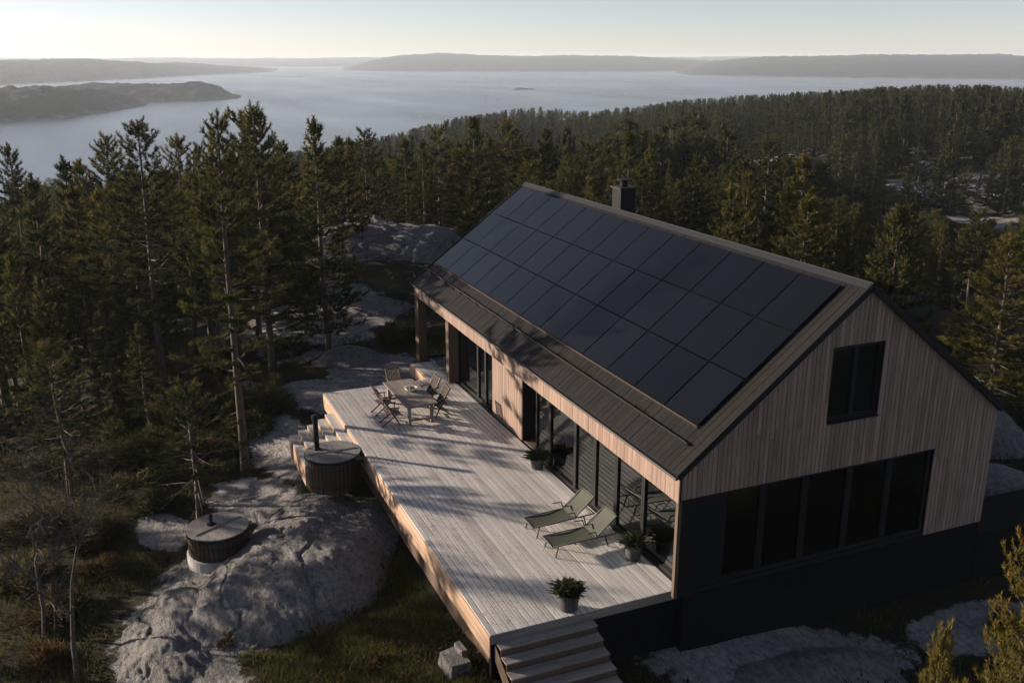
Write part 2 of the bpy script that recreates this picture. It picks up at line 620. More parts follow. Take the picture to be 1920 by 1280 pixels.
def rockmask(x, y):
    k = np.zeros_like(x)
    for (cx, cy), (a, b), th in ROCKP:
        dx, dy = x - cx, y - cy
        p, q = (dx * math.cos(th) + dy * math.sin(th)) / a, (-dx * math.sin(th) + dy * math.cos(th)) / b
        k = np.maximum(k, np.clip(1.45 - np.hypot(p, q), 0, 1))
    r = np.hypot(x - CAM[0], y - CAM[1])
    ang = np.arctan2(y - CAM[1], x - CAM[0])
    for u0, u1, r0, r1, s in ((1400, 1590, 185, 250, 1.), (1660, 1990, 128, 225, 1.), (560, 860, 42, 60, .55), (1300, 1420, 210, 240, .6), (960, 1080, 520, 580, .9)):
        a0, a1 = sorted((bearing(u0), bearing(u1)))
        e = np.minimum(1 - np.abs((ang - (a0 + a1) / 2) / ((a1 - a0) / 2)), 1 - np.abs((r - (r0 + r1) / 2) / ((r1 - r0) / 2)))
        k = np.maximum(k, np.clip(e * 2.6, 0, 1) * s * np.clip(.42 + 1.7 * fbm(x, y, 11, 4, .16), 0, 1))
    return k


def rings(r0, r1, ratio):
    out = [r0]
    while out[-1] < r1:
        out.append(out[-1] * ratio)
    return np.array(out)


rad = np.concatenate([[.4], rings(3., 60, 1.0085), rings(61.5, 1600, 1.016), rings(1800, 12000, 1.25)])
ang = np.concatenate([np.arange(-38, 38, .19), np.arange(38, 322, 4.)])
ang = R(1) * ang + YAW
A_, R_ = np.meshgrid(ang, rad)
X_, Y_ = CAM[0] + R_ * np.cos(A_), CAM[1] + R_ * np.sin(A_)
Z_ = ground0(X_, Y_)
nr, na = X_.shape
ii, jj = np.meshgrid(np.arange(nr - 1), np.arange(na), indexing='ij')
j2 = (jj + 1) % na
Q_ = np.stack([ii * na + jj, (ii + 1) * na + jj, (ii + 1) * na + j2, ii * na + j2], -1).reshape(-1, 4)
g = link('ground', np_mesh('ground', np.stack([X_, Y_, Z_], -1).reshape(-1, 3), Q_, 'ground', rockmask(X_, Y_).ravel(), True, 'rock', quads=True))
tag(g, kind='structure')
print('ground', len(Q_))


def gz(x, y):
    return float(ground0(np.array([x]), np.array([y]))[0])


# ------------------------------------------------------------------ sea and far shores
me = mesh('sea', [(CAM[0] + 15000 * math.cos(a), CAM[1] + 15000 * math.sin(a), SEA) for a in np.linspace(0, 2 * math.pi, 64, endpoint=False)], [tuple(range(64))], 'sea')
tag(link('sea', me), kind='structure')


def shore_hill(name, prof, depth, seed, label=None, kind='structure', step=6., rough=1., m='hill'):
    """a real ridge: shoreline points (column, distance) and crest heights along it; it has its own thickness behind the shore"""
    us = np.array([p[0] for p in prof], float)
    depth = depth * FAR
    n = int((us[-1] - us[0]) / step) + 2
    uu = np.linspace(us[0], us[-1], n)
    rr = np.interp(uu, us, [p[1] for p in prof]) * FAR
    hh = np.interp(uu, us, [p[2] for p in prof]) * FAR
    hh = np.convolve(np.pad(hh, 4, mode='edge'), np.ones(9) / 9, 'valid')
    hh = hh * np.clip((us[-1] - uu) / 40 + .02, 0, 1) ** .6 if prof[-1][2] < 6 else hh
    hh = hh * np.clip((uu - us[0]) / 40 + .02, 0, 1) ** .6 if prof[0][2] < 6 else hh
    k = 40
    ts = np.linspace(0, 1, k)
    V = []
    for i in range(n):
        a = bearing(uu[i])
        for t_ in ts:
            r = rr[i] + depth * t_
            V.append((CAM[0] + r * math.cos(a), CAM[1] + r * math.sin(a), 0))
    V = np.array(V)
    prof_t = np.tile(np.sin(np.clip(ts * 1.25, 0, 1) * math.pi / 2) ** .8 * np.where(ts > .85, (1 - ts) / .15, 1), n)
    H = np.repeat(hh, k)
    nz = fbm(V[:, 0], V[:, 1], seed, 6, .0025)
    fine = fbm(V[:, 0], V[:, 1], seed + 1, 5, .026, .7) * 8. * rough
    V[:, 2] = SEA - 1.5 + (H + 1.5) * prof_t * (1 + .22 * nz) + fine * np.clip(prof_t * 3, 0, 1) * np.clip(H / 10, 0, 1)
    q = []
    for i in range(n - 1):
        for j in range(k - 1):
            q.append((i * k + j, i * k + j + 1, (i + 1) * k + j + 1, (i + 1) * k + j))
    o = link(name, np_mesh(name, V, np.array(q)[:, ::-1], m, None, True, quads=True))
    tag(o, kind=kind)
    return o


# (column, distance of its shoreline, height of the crest above the sea)
shore_hill('hill', [(-500, 1250, 22), (-200, 1450, 30), (0, 1600, 31), (150, 1780, 31), (260, 1950, 27), (360, 2200, 19), (450, 2450, 10), (520, 2700, 2)], 900, 21)
shore_hill('island', [(-400, 560, 12), (-100, 660, 16), (100, 720, 16.8), (180, 770, 12), (240, 830, 5), (268, 850, .5)], 150, 31, rough=1.1)
shore_hill('island', [(60, 930, 10), (180, 935, 16), (290, 945, 12.5), (330, 950, 13), (385, 965, 12), (420, 975, 5), (446, 985, .5)], 130, 41, rough=1.1)
shore_hill('hill', [(640, 2900, 5), (690, 2760, 22), (760, 2680, 42), (830, 2640, 46), (1000, 2640, 41), (1180, 2660, 39), (1240, 2700, 32), (1330, 2800, 22)], 1100, 51)
shore_hill('hill', [(1262, 2350, .5), (1300, 2160, 15), (1360, 2080, 29), (1450, 2020, 39), (1600, 1990, 41), (1750, 1960, 40), (1950, 1930, 39), (2300, 1900, 38), (2600, 1900, 34)], 1200, 61)
shore_hill('far_coast', [(-600, 4600, 26), (180, 4600, 28), (330, 4300, 30), (500, 4100, 30), (620, 4000, 30), (720, 4050, 34), (900, 4200, 30), (1200, 4200, 34), (1400, 4100, 36), (2500, 4000, 36)], 2500, 71)
x, y = polar(972, 1240 * FAR)
nn = 40
V = []
F = []
for i in range(9):
    for j in range(nn):
        a = 2 * math.pi * j / nn
        rr_ = i / 8 * (1 + .25 * math.sin(3 * a) + .12 * math.sin(7 * a))
        V.append((rr_ * 15 * math.cos(a), rr_ * 30 * math.sin(a), SEA - .8 + 5.0 * (1 - (i / 8) ** 2) + rnd.uniform(-.3, .3)))
for i in range(8):
    for j in range(nn):
        F.append((i * nn + j, (i + 1) * nn + j, (i + 1) * nn + (j + 1) % nn, i * nn + (j + 1) % nn))
sk = link('skerry', mesh('skerry', V, F, 'rock', True), None, (x, y, 0))
sk.rotation_euler = (0, 0, YAW)
tag(sk, 'small bare skerry alone in the open water of the bay', 'skerry')

# ------------------------------------------------------------------ haze
HZ = 15600.
b = B().box(-HZ, HZ, -HZ, HZ, -115., 40.)
hz = b.out('haze', 'soil')
hz['kind'] = 'stuff'
hm = bpy.data.materials.new('haze')
hm.use_nodes = True
ht = hm.node_tree
ht.nodes.remove(ht.nodes['Principled BSDF'])
pv = ht.nodes.new('ShaderNodeVolumePrincipled')
pv.inputs['Color'].default_value = (.78, .90, 1.0, 1)
pv.inputs['Density'].default_value = .000115
pv.inputs['Anisotropy'].default_value = .15
ht.links.new(pv.outputs[0], ht.nodes['Material Output'].inputs['Volume'])
hz.data.materials[0] = hm

# ------------------------------------------------------------------ the house
house = thing('house', (0, 0, 0), 'wooden gabled house with a roof of dark solar panels beside the deck', 'house')
W_, YR, L_ = 9.77, 4.975, 19.75
GX = -.06


def eave_z(x):
    return 3.10 + .16 * (-x / L_)


def fascia_z(x):
    return 2.41 + .33 * (-x / L_)


def roofp(x, v, h=0.):
    """point on the front roof slope: v 0 at the eave, 1 at the ridge, h above it"""
    z0 = eave_z(x)
    n = Vector((0, -(6.985 - z0), YR)).normalized()
    return Vector((x, -.05 + v * (YR + .05), z0 + v * (6.985 - z0))) + n * h


def gable_top(y):
    if y < YR:
        return 3.03 + (6.90 - 3.03) * y / YR
    return 6.90 + (3.26 - 6.90) * (y - YR) / (W_ - YR)


# plinth and floors
B().box(-L_ + .1, GX - .03, .35, W_ - .03, -3.2, -.06).out('plinth', 'concrete_dark', house)
B().box(-L_ + .12, GX - .12, .62, W_ - .1, -.06, .0).out('floor_slab', 'interior_floor', house)
# inner shell
sh = B()
sh.box(-16.5, -.2, W_ - .35, W_ - .15, .004, 2.9)
sh.box(-16.7, -16.5, .75, W_ - .15, .004, 2.9)
sh.box(-12.5, -10.1, .72, .9, .004, 2.6)
sh.box(-10.3, -10.1, .9, 6.2, .004, 2.6)
sh.out('inner_wall', 'interior_wall', house)
B().box(-L_ + .15, GX - .1, .1, W_ - .1, 2.85, 2.95).out('ceiling', 'interior_wall', house)
# back and far walls (dark boarding, out of the photograph's sight)
B().box(-16.9, GX - .02, W_ - .12, W_, -.06, 3.2).out('back_wall', 'dark_wood', house)
fw = B()
fw.box(-L_, -L_ + .14, 3.2, W_, -.06, 3.0)
fw.prism([(.0, 2.75), (W_, 2.75), (W_, 3.2), (YR, 6.88), (0, 3.1)], lambda y, z: (-L_, y, z), lambda y, z: (-L_ + .13, y, z))
fw.out('far_wall', 'dark_wood', house)
# porch at the far end
B().box(-L_ - .02, -L_ + .42, .02, .36, -.02, 2.75).out('porch_post', 'dark_wood', house)
B().box(-16.62, -16.30, .25, .75, -.02, 2.72).out('porch_post', 'dark_wood', house)
B().box(-L_ + .1, -16.75, 3.2, 3.34, 0, 2.8).out('porch_wall', 'dark_wood', house)
pb = B().box(-L_ + .12, -16.6, .02, 3.2, 2.74, 2.80)
pb.out('porch_ceiling', 'dark_wood', house)
B().bar((-L_ + .1, .4, .06), (-L_ + .1, 3.2, .06), .1, .12).out('porch_sill', 'grey_trim', house)
B().bar((-L_ + .1, .4, 1.0), (-L_ + .1, 3.2, 1.0), .03, .03).out('porch_rail', 'black_metal', house)

# cladding of the eave wall over the windows: one board at a time
n = 104
for i in range(n):
    x1, x0 = -i * L_ / n - .004, -(i + 1) * L_ / n + .006
    if i == 0:
        x1 = .0
    d = rnd.uniform(-.004, .004)
    B().hexa([(x0, d, fascia_z(x0)), (x1, d, fascia_z(x1)), (x1, .03, fascia_z(x1)), (x0, .03, fascia_z(x0)),
              (x0, d, eave_z(x0) - .03), (x1, d, eave_z(x1) - .03), (x1, .03, eave_z(x1) - .03), (x0, .03, eave_z(x0) - .03)]).out('cladding_board', 'clad_wood', house)
B().hexa([(-L_, .032, 2.76), (0 - .03, .032, 2.43), (-.03, .09, 2.43), (-L_, .09, 2.76), (-L_, .032, 3.2), (-.03, .032, 3.02), (-.03, .09, 3.02), (-L_, .09, 3.2)]).out('wall_backing', 'dark_trim', house)
B().hexa([(-16.6, .092, 2.72), (-.1, .092, 2.43), (-.1, .72, 2.43), (-16.6, .72, 2.72), (-16.6, .092, 2.76), (-.1, .092, 2.47), (-.1, .72, 2.47), (-16.6, .72, 2.76)]).out('soffit', 'dark_wood', house)

# wall between the two glass fronts
WL, WR = -12.62, -10.08
n = 14
for i in range(n):
    x0, x1 = WL + (WR - WL) * i / n + .005, WL + (WR - WL) * (i + 1) / n - .005
    d = .56 + rnd.uniform(-.004, .004)
    B().box(x0, x1, d, .60, -.02, 2.62).out('cladding_board', 'clad_wood', house)
B().box(WL, WR, .602, .70, -.02, 2.64).out('wall_backing', 'dark_trim', house)


def glazing(xs, y, z0, z1f, swap=False, thick=.07, wide=None):
    """a run of panes between mullions, each window a part with its frame and glass"""
    for a, b_ in zip(xs[:-1], xs[1:]):
        lo, hi = min(a, b_), max(a, b_)
        zt = z1f((lo + hi) / 2)
        fb = B()
        t_ = thick
        P = (lambda u, v, z: (u, v, z)) if not swap else (lambda u, v, z: (v, u, z))
        def bx(u0, u1, v0, v1, za, zb):
            q = [P(u0, v0, za), P(u1, v0, za), P(u1, v1, za), P(u0, v1, za)]
            q2 = [P(u0, v0, zb), P(u1, v0, zb), P(u1, v1, zb), P(u0, v1, zb)]
            fb.hexa(q + q2)
        g_ = .004
        bx(lo + g_, lo + t_, y, y + .1, z0, zt)
        bx(hi - t_, hi - g_, y, y + .1, z0, zt)
        bx(lo + t_, hi - t_, y, y + .1, z0, z0 + .08)
        bx(lo + t_, hi - t_, y, y + .1, zt - .08, zt)
        f_ = fb.out('window', 'black_metal', house)
        pb_ = B()
        q = [P(lo + t_, y + .05, z0 + .08), P(hi - t_, y + .05, z0 + .08), P(hi - t_, y + .05, zt - .08), P(lo + t_, y + .05, zt - .08)]
        pb_.add(q, [(0, 1, 2, 3)])
        pb_.out('pane', 'window_glass', f_)


gtop = lambda x: fascia_z(x) + .0
glazing([-16.26, -14.2, -13.45, WL], .62, .01, lambda x: 2.68)
glazing([-8.72, -7.72, -6.02, -4.82, -3.62, -2.25, -.18], .45, .01, lambda x: 2.47, thick=.075)
# recessed entrance
B().box(-10.08, -9.98, .56, 1.5, .0, 2.5).out('door_jamb', 'black_metal', house)
B().box(-8.80, -8.73, .56, 1.5, .0, 2.5).out('door_jamb', 'black_metal', house)
dr = B().box(-9.97, -8.81, 1.45, 1.5, .02, 2.42).out('front_door', 'black_metal', house)
B().tube([(-9.0, 1.42, 1.0), (-9.0, 1.40, 1.15)], .015).out('handle', 'steel', dr)
B().box(-16.3, WL, .50, .62, -.02, .012).out('threshold', 'grey_trim', house)
B().box(-8.75, -.18, .36, .445, -.02, .012).out('threshold', 'grey_trim', house)
# corner post of the gable wall
B().box(-.17, GX - .005, .05, .14, -.06, 2.40).out('corner_post', 'dark_wood', house)
B().box(-.15, GX - .008, .14, .62, -.06, 2.42).out('corner_panel', 'dark_trim', house)

# gable boards
GB = 2.44        # bottom of boards over the glass
WIN = (4.10, 5.60, 3.72, 5.54)
YG = 7.72
bw = .128
nb = int(round(W_ / bw))
bw = W_ / nb
cuts = [WIN[0], WIN[1], YG]
for i in range(nb):
    y0, y1 = i * bw, (i + 1) * bw
    for cpt in cuts:                        # boards meet the openings on a board edge
        if abs(y0 - cpt) < bw / 2: y0 = cpt
        if abs(y1 - cpt) < bw / 2: y1 = cpt
    zb = GB if y1 <= YG + .01 else -.03
    g_ = .007
    d = rnd.uniform(0, .006)

    def piece(za0, za1, zb0, zb1):
        B().hexa([(GX - .025, y0 + g_, za0), (GX + d, y0 + g_, za0), (GX + d, y1 - g_, za1), (GX - .025, y1 - g_, za1),
                  (GX - .025, y0 + g_, zb0), (GX + d, y0 + g_, zb0), (GX + d, y1 - g_, zb1), (GX - .025, y1 - g_, zb1)]).out('gable_board', 'clad_wood', house)
    t0, t1 = gable_top(y0), gable_top(y1)
    if y0 >= WIN[0] - .01 and y1 <= WIN[1] + .01:
        piece(zb, zb, WIN[2] - .05, WIN[2] - .05)
        piece(WIN[3], WIN[3], t0, t1)
    else:
        # some boards are jointed half way up
        if rnd.random() < .5 and t0 - zb > 1.5:
            zc = zb + rnd.uniform(.4, .6) * (min(t0, t1) - zb)
            piece(zb, zb, zc - .003, zc - .003)
            piece(zc, zc, t0, t1)
        else:
            piece(zb, zb, t0, t1)
bk = B()
gx1 = GX - .027
for poly in ([(0, GB), (WIN[0], GB), (WIN[0], gable_top(WIN[0])), (0, gable_top(0))], [(WIN[0], GB), (WIN[1], GB), (WIN[1], WIN[2]), (WIN[0], WIN[2])],
             [(WIN[0], WIN[3]), (WIN[1], WIN[3]), (WIN[1], gable_top(WIN[1])), (YR, 6.9), (WIN[0], gable_top(WIN[0]))],
             [(WIN[1], GB), (W_, GB), (W_, gable_top(W_)), (WIN[1], gable_top(WIN[1]))], [(YG, -.05), (W_, -.05), (W_, GB), (YG, GB)]):
    bk.prism(poly, lambda y, z: (gx1 - .1, y, z), lambda y, z: (gx1, y, z))
bk.out('gable_backing', 'dark_trim', house)
# gable window
y0, y1, z0, z1 = WIN
fb = B()
for a, b_, c_, d_ in ((y0, y0 + .07, z0, z1), (y1 - .07, y1, z0, z1), (y0 + .07, y1 - .07, z0, z0 + .08), (y0 + .07, y1 - .07, z1 - .07, z1), ((y0 + y1) / 2 - .06, (y0 + y1) / 2 + .06, z0 + .08, z1 - .07)):
    fb.box(GX - .16, GX - .07, a, b_, c_, d_)
wf = fb.out('window', 'black_metal', house)
for a, b_ in ((y0 + .07, (y0 + y1) / 2 - .06), ((y0 + y1) / 2 + .06, y1 - .07)):
    B().add([(GX - .12, a, z0 + .08), (GX - .12, b_, z0 + .08), (GX - .12, b_, z1 - .07), (GX - .12, a, z1 - .07)], [(0, 1, 2, 3)]).out('pane', 'window_glass', wf)
B().hexa([(GX - .16, y0, z0 - .05), (GX + .07, y0 - .02, z0 - .05), (GX + .07, y1 + .02, z0 - .05), (GX - .16, y1, z0 - .05),
          (GX - .16, y0, z0), (GX + .07, y0 - .02, z0 - .02), (GX + .07, y1 + .02, z0 - .02), (GX - .16, y1, z0)]).out('sill', 'dark_trim', wf)
lin = B()
lin.box(GX - .07, GX + .01, y0 - .03, y0 - .001, z0, z1).box(GX - .07, GX + .01, y1 + .001, y1 + .03, z0, z1).box(GX - .07, GX + .01, y0 - .03, y1 + .03, z1 + .001, z1 + .03)
lin.out('frame', 'dark_trim', wf)
# attic floor and walls behind that window
B().box(-4.2, -.3, 3.0, 7.0, 3.2, 3.3).box(-4.3, -4.2, 3.0, 7.0, 3.3, 5.0).out('attic_room', 'interior_wall', house)
# gable glass front
glazing([1.33, 2.46, 3.70, 5.05, 6.33, YG - .03], GX - .17, .06, lambda x: GB - .01, swap=True, thick=.09)
B().box(GX - .12, GX - .05, .63, 1.33, -.02, GB - .005).out('dark_wall_panel', 'dark_trim', house)
B().box(GX - .2, GX - .02, .63, YG, -.055, .055).out('threshold', 'dark_trim', house)

# roof: underlay, boards, ridge, trims
ub = B()
ub.hexa([roofp(-L_ - .05, 0, -.10), roofp(-.0, 0, -.10), roofp(-.0, 1, -.10), roofp(-L_ - .05, 1, -.10),
         roofp(-L_ - .05, 0, -.022), roofp(-.0, 0, -.022), roofp(-.0, 1, -.022), roofp(-L_ - .05, 1, -.022)])
ub.hexa([(-L_ - .05, YR, 6.88), (-.0, YR, 6.88), (-.0, 9.84, 3.15), (-L_ - .05, 9.84, 3.15), (-L_ - .05, YR, 6.98), (-.0, YR, 6.98), (-.0, 9.84, 3.27), (-L_ - .05, 9.84, 3.27)])
roof = ub.out('roof', 'dark_trim', house)
n = 92
for i in range(n):
    x1, x0 = -.03 - i * (L_ - .0) / n - .006, -.03 - (i + 1) * (L_ - .0) / n + .006
    d = rnd.uniform(-.006, .006)
    B().hexa([roofp(x0, .004, -.02), roofp(x1, .004, -.02), roofp(x1, .985, -.02), roofp(x0, .985, -.02),
              roofp(x0, .004, .012 + d), roofp(x1, .004, .012 + d), roofp(x1, .985, .012 + d), roofp(x0, .985, .012 + d)]).out('roof_board', 'roof_wood', roof)
rc_ = B()
rc_.hexa([roofp(-L_ - .06, .972, .02), roofp(.01, .972, .02), roofp(.01, 1, .03), roofp(-L_ - .06, 1, .03),
          roofp(-L_ - .06, .972, .05), roofp(.01, .972, .05), roofp(.01, 1, .06), roofp(-L_ - .06, 1, .06)])
rc_.hexa([(-L_ - .06, YR, 7.01), (.01, YR, 7.01), (.01, YR + .17, 6.89), (-L_ - .06, YR + .17, 6.89), (-L_ - .06, YR, 7.045), (.01, YR, 7.045), (.01, YR + .17, 6.92), (-L_ - .06, YR + .17, 6.92)])
rc_.out('ridge_cap', 'grey_trim', roof)
for x in (.022, -L_ - .07):
    B().bar(roofp(x, -.005, -.03), roofp(x, 1, -.03), .05, .16, up=(0, -.6, .8)).out('verge_trim', 'dark_trim', roof)
    B().bar((x, YR, 6.95), (x, 9.86, 3.24), .05, .16, up=(0, .6, .8)).out('verge_trim', 'dark_trim', roof)
gt = B()
gt.tube([roofp(.03, -.012, -.02), roofp(-L_ - .08, -.012, -.02)], .035, 8)
gt.out('gutter', 'black_metal', roof)
# snow guard
sg = B()
for h in (.06, .11):
    sg.tube([roofp(-.45, .112, h), roofp(-L_ - .02, .124, h)], .022, 6)
for i in range(24):
    x = -.6 - i * .83
    sg.bar(roofp(x, .114, .0), roofp(x, .116, .12), .03, .03)
sg.out('snow_guard', 'black_metal', roof)
# twigs and needles the wind has left along the guard
V, T = [], []
for i in range(1500):
    x = rnd.uniform(-L_, -.5)
    if fbm(np.array([x]), np.array([0.]), 91, 3, .7)[0] < -.05:
        continue
    p = roofp(x, rnd.uniform(.118, .14), rnd.uniform(.015, .05))
    a = rnd.uniform(0, 6.3)
    d = Vector((math.cos(a), math.sin(a) * .7, .5 * math.sin(a) + rnd.uniform(-.1, .3))) * rnd.uniform(.04, .12)
    q = Vector((-d.y, d.x, 0)).normalized() * .012
    k = len(V)
    V += [p - q, p + q, p + d]
    T.append((k, k + 1, k + 2))
nl = link('needle_litter', np_mesh('needle_litter', np.array(V), np.array(T), 'dry_leaves', rng.random(len(V))), roof)
nl['kind'] = 'stuff'

# solar panels, each one a part
X0, X1 = -.034 * 20 + .0, -.985 * L_
for r in range(3):
    v0, v1 = (.19, .437, .692)[r] + .003, (.437, .692, .952)[r] - .003
    for c_ in range(13):
        xa = -.66 - c_ * 1.452
        x1, x0 = xa - .024, xa - 1.452 + .024
        pn = B()
        tl = rnd.uniform(-.004, .004)
        lo, hi = .06, .092
        pn.hexa([roofp(x0, v0, lo), roofp(x1, v0, lo), roofp(x1, v1, lo), roofp(x0, v1, lo),
                 roofp(x0, v0, hi + tl), roofp(x1, v0, hi), roofp(x1, v1, hi - tl), roofp(x0, v1, hi)])
        po = pn.out('solar_panel', 'panel_glass', roof)
rl = B()
for v in (.25, .38, .50, .63, .76, .89):
    rl.bar(roofp(-.7, v, .045), roofp(-19.5, v, .045), .05, .05, up=(0, -.6, .8))
rl.out('mounting_rail', 'dark_trim', roof)
el = B()
el.bar(roofp(-.67, .1865, .045), roofp(-19.53, .1865, .045), .03, .08, up=(0, -.6, .8))
el.out('panel_edge_trim', 'tub_wood', roof)

# chimney behind the ridge
ch = B().box(-12.86, -12.26, 5.22, 5.80, 5.9, 7.66).out('chimney', 'chimney_steel', house)
B().box(-12.92, -12.20, 5.16, 5.86, 7.66, 7.71).out('chimney_cap', 'grey_trim', ch)
B().lathe([(.14, 7.71), (.14, 7.93)], 16, (-12.56, 5.5)).out('flue_pipe', 'chimney_steel', ch)
B().lathe([(.25, 7.93), (.25, 7.96), (.05, 7.99)], 20, (-12.56, 5.5)).out('rain_cap', 'grey_trim', ch)

# dark terrace wall that runs on beyond the back corner
tw = B()
tw.hexa([(-1.6, W_ + .02, -3.2), (GX - .05, W_ + .02, -3.2), (GX - .05, 19., -3.2), (-1.6, 19., -3.2),
         (-1.6, W_ + .02, -.35), (GX - .05, W_ + .02, -.45), (GX - .05, 19., -.75), (-1.6, 19., -.55)])
tw.out('terrace_wall', 'concrete_dark', None)
tag(bpy.data.objects['terrace_wall'], 'low dark concrete terrace wall running on from the house back corner', 'wall')

# ------------------------------------------------------------------ the deck
deck = thing('timber_deck', (-8, -2, 0), 'grey weathered timber deck in front of the house', 'deck')
deck_off = Vector((8, 2, 0))


def dput(bld, name, m, parent=None):
    o = bld.out(name, m, parent or deck)
    o.location = deck_off if (parent is None or parent is deck) else (0, 0, 0)
    return o


DX0, DX1, DY0, DY1 = -17.1, -.29, -4.46, .5
nbd = 31
bw = (DY1 - DY0) / nbd
for i in range(nbd):
    y0, y1 = DY0 + i * bw + .010, DY0 + (i + 1) * bw - .010
    ends = [DX0]
    x = DX0 + rnd.uniform(1.8, 4.8)
    while x < DX1 - 1.2:
        ends.append(x)
        x += rnd.choice((3.9, 4.5, 4.8, 5.1))
    ends.append(DX1)
    for a, b_ in zip(ends[:-1], ends[1:]):
        d = rnd.uniform(-.0025, .0025)
        bo = B()
        ch_ = .004
        bo.prism([(y0, -.028), (y1, -.028), (y1, d - ch_), (y1 - ch_, d), (y0 + ch_, d), (y0, d - ch_)], lambda y, z: (a + .002, y, z), lambda y, z: (b_ - .002, y, z))
        dput(bo, 'deck_board', 'deck_wood')
# porch floor boards
for i in range(17):
    y0 = -.34 + i * bw + .006
    y1 = y0 + bw - .012
    if y1 < .5:
        bo = B().box(-19.2, DX0 - .006, y0, y1, -.028, rnd.uniform(-.002, .002))
    else:
        bo = B().box(-19.55, -16.66, max(y0, .506), y1, -.028, rnd.uniform(-.002, .002))
    dput(bo, 'deck_board', 'deck_wood')
B().box(-18.9, -17.0, .55, 1.5, .003, .018).out('door_mat', 'pot_grey', None)
tag(bpy.data.objects['door_mat'], 'dark flat door mat on the porch floor', 'mat')
# joists and substructure under it
js = B()
for i in range(28):
    x = DX1 - .1 - i * .62
    js.box(x - .025, x + .025, DY0 + .06, DY1 - .15, -.2, -.031)
for y in (-4.1, -2.4, -.6):
    js.box(DX0 + .1, DX1 - .05, y - .05, y + .05, -.36, -.201)
for x in (-.6, -4.6, -8.6, -12.6, -16.6):
    for y in (-4.1, -2.4, -.6):
        js.box(x - .07, x + .07, y - .07, y + .07, -2.6, -.361)
dput(js, 'joist_frame', 'dark_wood')
# skirting boards round it: three boards high
for (k, za, zb_) in ((0, -.205, -.03), (1, -.39, -.213), (2, -.575, -.398)):
    for a, b_ in ((DX0, -12.9), (-12.89, -8.7), (-8.69, -4.4), (-4.39, DX1)):
        dput(B().box(a, b_, DY0 - .012, DY0 + .018, za, zb_), 'edge_board', 'edge_wood')
for (za, zb_) in ((-.22, -.03),):
    for a, b_ in ((DY0 + .02, -2.2), (-2.19, .3)):
        dput(B().box(DX1 - .0, DX1 + .03, a, b_, za, zb_), 'end_board', 'step_wood')
    dput(B().box(DX0 - .03, DX0 - .002, DY0 + .02, -.3, -.5, -.03), 'end_board', 'edge_wood')
    dput(B().box(-19.4, DX0 - .04, -.38, -.345, -.5, -.03), 'end_board', 'edge_wood')
# dark closing wall under the near end
dput(B().box(DX1 - .12, DX1 - .02, -1.95, .33, -2.6, -.232), 'closing_panel', 'concrete_dark')
dput(B().box(DX1 - .12, DX1 - .02, DY0 + .03, -1.95, -2.0, -.232), 'closing_panel', 'concrete_dark')
dput(B().box(DX0 + .5, DX1 - .2, DY0 + .25, DY0 + .3, -1.5, -.6), 'closing_panel', 'dark_wood')

# needles and specks blown onto the boards
V, T = [], []
for i in range(2600):
    x, y = rnd.uniform(-17, -.4), DY0 + abs(rnd.gauss(0, 1)) * 1.7
    if y > .3 or fbm(np.array([x]), np.array([y]), 92, 3, .5)[0] < -.12:
        continue
    a, l_ = rnd.uniform(0, 6.3), rnd.uniform(.03, .08)
    k = len(V)
    p, d = Vector((x, y, .005)), Vector((math.cos(a), math.sin(a), rnd.uniform(0, .15))) * l_
    q = Vector((-d.y, d.x, 0)).normalized() * .008
    V += [p - q, p + q, p + d]
    T.append((k, k + 1, k + 2))
nl = link('needle_litter', np_mesh('needle_litter', np.array(V), np.array(T), 'dry_leaves', rng.random(len(V))), deck, deck_off)
nl['kind'] = 'stuff'

# near stairs
st = thing('deck_stairs', (.4, -3.2, -1.2), 'dark timber stairs down from the near end of the deck, below the grey plant pot', 'stairs')
o_ = Vector((-.4, 3.2, 1.2))
for i in range(7):
    zt = -.175 * (i + 1)
    x0 = DX1 + .035 + i * .30
    for k, (ya, yb) in enumerate(((-4.34, -3.18), (-3.17, -1.99))):
        bo = B().box(x0, x0 + .145, ya, yb, zt - .035, zt + rnd.uniform(-.002, .002)).out('tread_board', 'step_wood', st, loc=o_)
        bo = B().box(x0 + .152, x0 + .302, ya, yb, zt - .035, zt + rnd.uniform(-.002, .002)).out('tread_board', 'step_wood', st, loc=o_)
    B().box(x0 + .262, x0 + .284, -4.33, -2.0, zt - .175, zt - .036).out('riser', 'dark_wood', st, loc=o_)
for y in (-4.37, -1.985):
    B().prism([(DX1 + .04, -.2), (DX1 + .04, -.6), (DX1 + 2.1, -1.9), (DX1 + 2.1, -1.3), (DX1 + 1.9, -1.25)], lambda x, z: (x, y, z), lambda x, z: (x, y + .025, z)).out('stringer', 'dark_wood', st, loc=o_)

# side stairs by the big tub
st = thing('deck_stairs', (-14, -5.2, -.6), 'pale side stairs from the deck to the rock, beside the tub with flue', 'stairs')
o_ = Vector((14, 5.2, .6))
for i in range(5):
    zt = -.18 * (i + 1)
    y1 = DY0 - .016 - i * .315
    xa, xb = -15.35 - .06 * i, -12.45 - .07 * i
    for k in range(2):
        B().box(xa, xb, y1 - .155 * (k + 1) - .004, y1 - .155 * k - .010, zt - .03, zt + rnd.uniform(-.002, .002)).out('tread_board', 'deck_wood', st, loc=o_)
    B().box(xa + .01, xb - .01, y1 - .310, y1 - .288, zt - .178, zt - .032).out('riser', 'edge_wood', st, loc=o_)
    B().box(xb - .03, xb - .004, y1 - .286, y1 - .012, -1.5, zt - .034).out('side_panel', 'tub_wood', st, loc=o_)
    B().box(xa + .004, xa + .03, y1 - .286, y1 - .012, -1.5, zt - .034).out('side_panel', 'tub_wood', st, loc=o_)
y1 = DY0 - .016 - 4 * .315 - .315
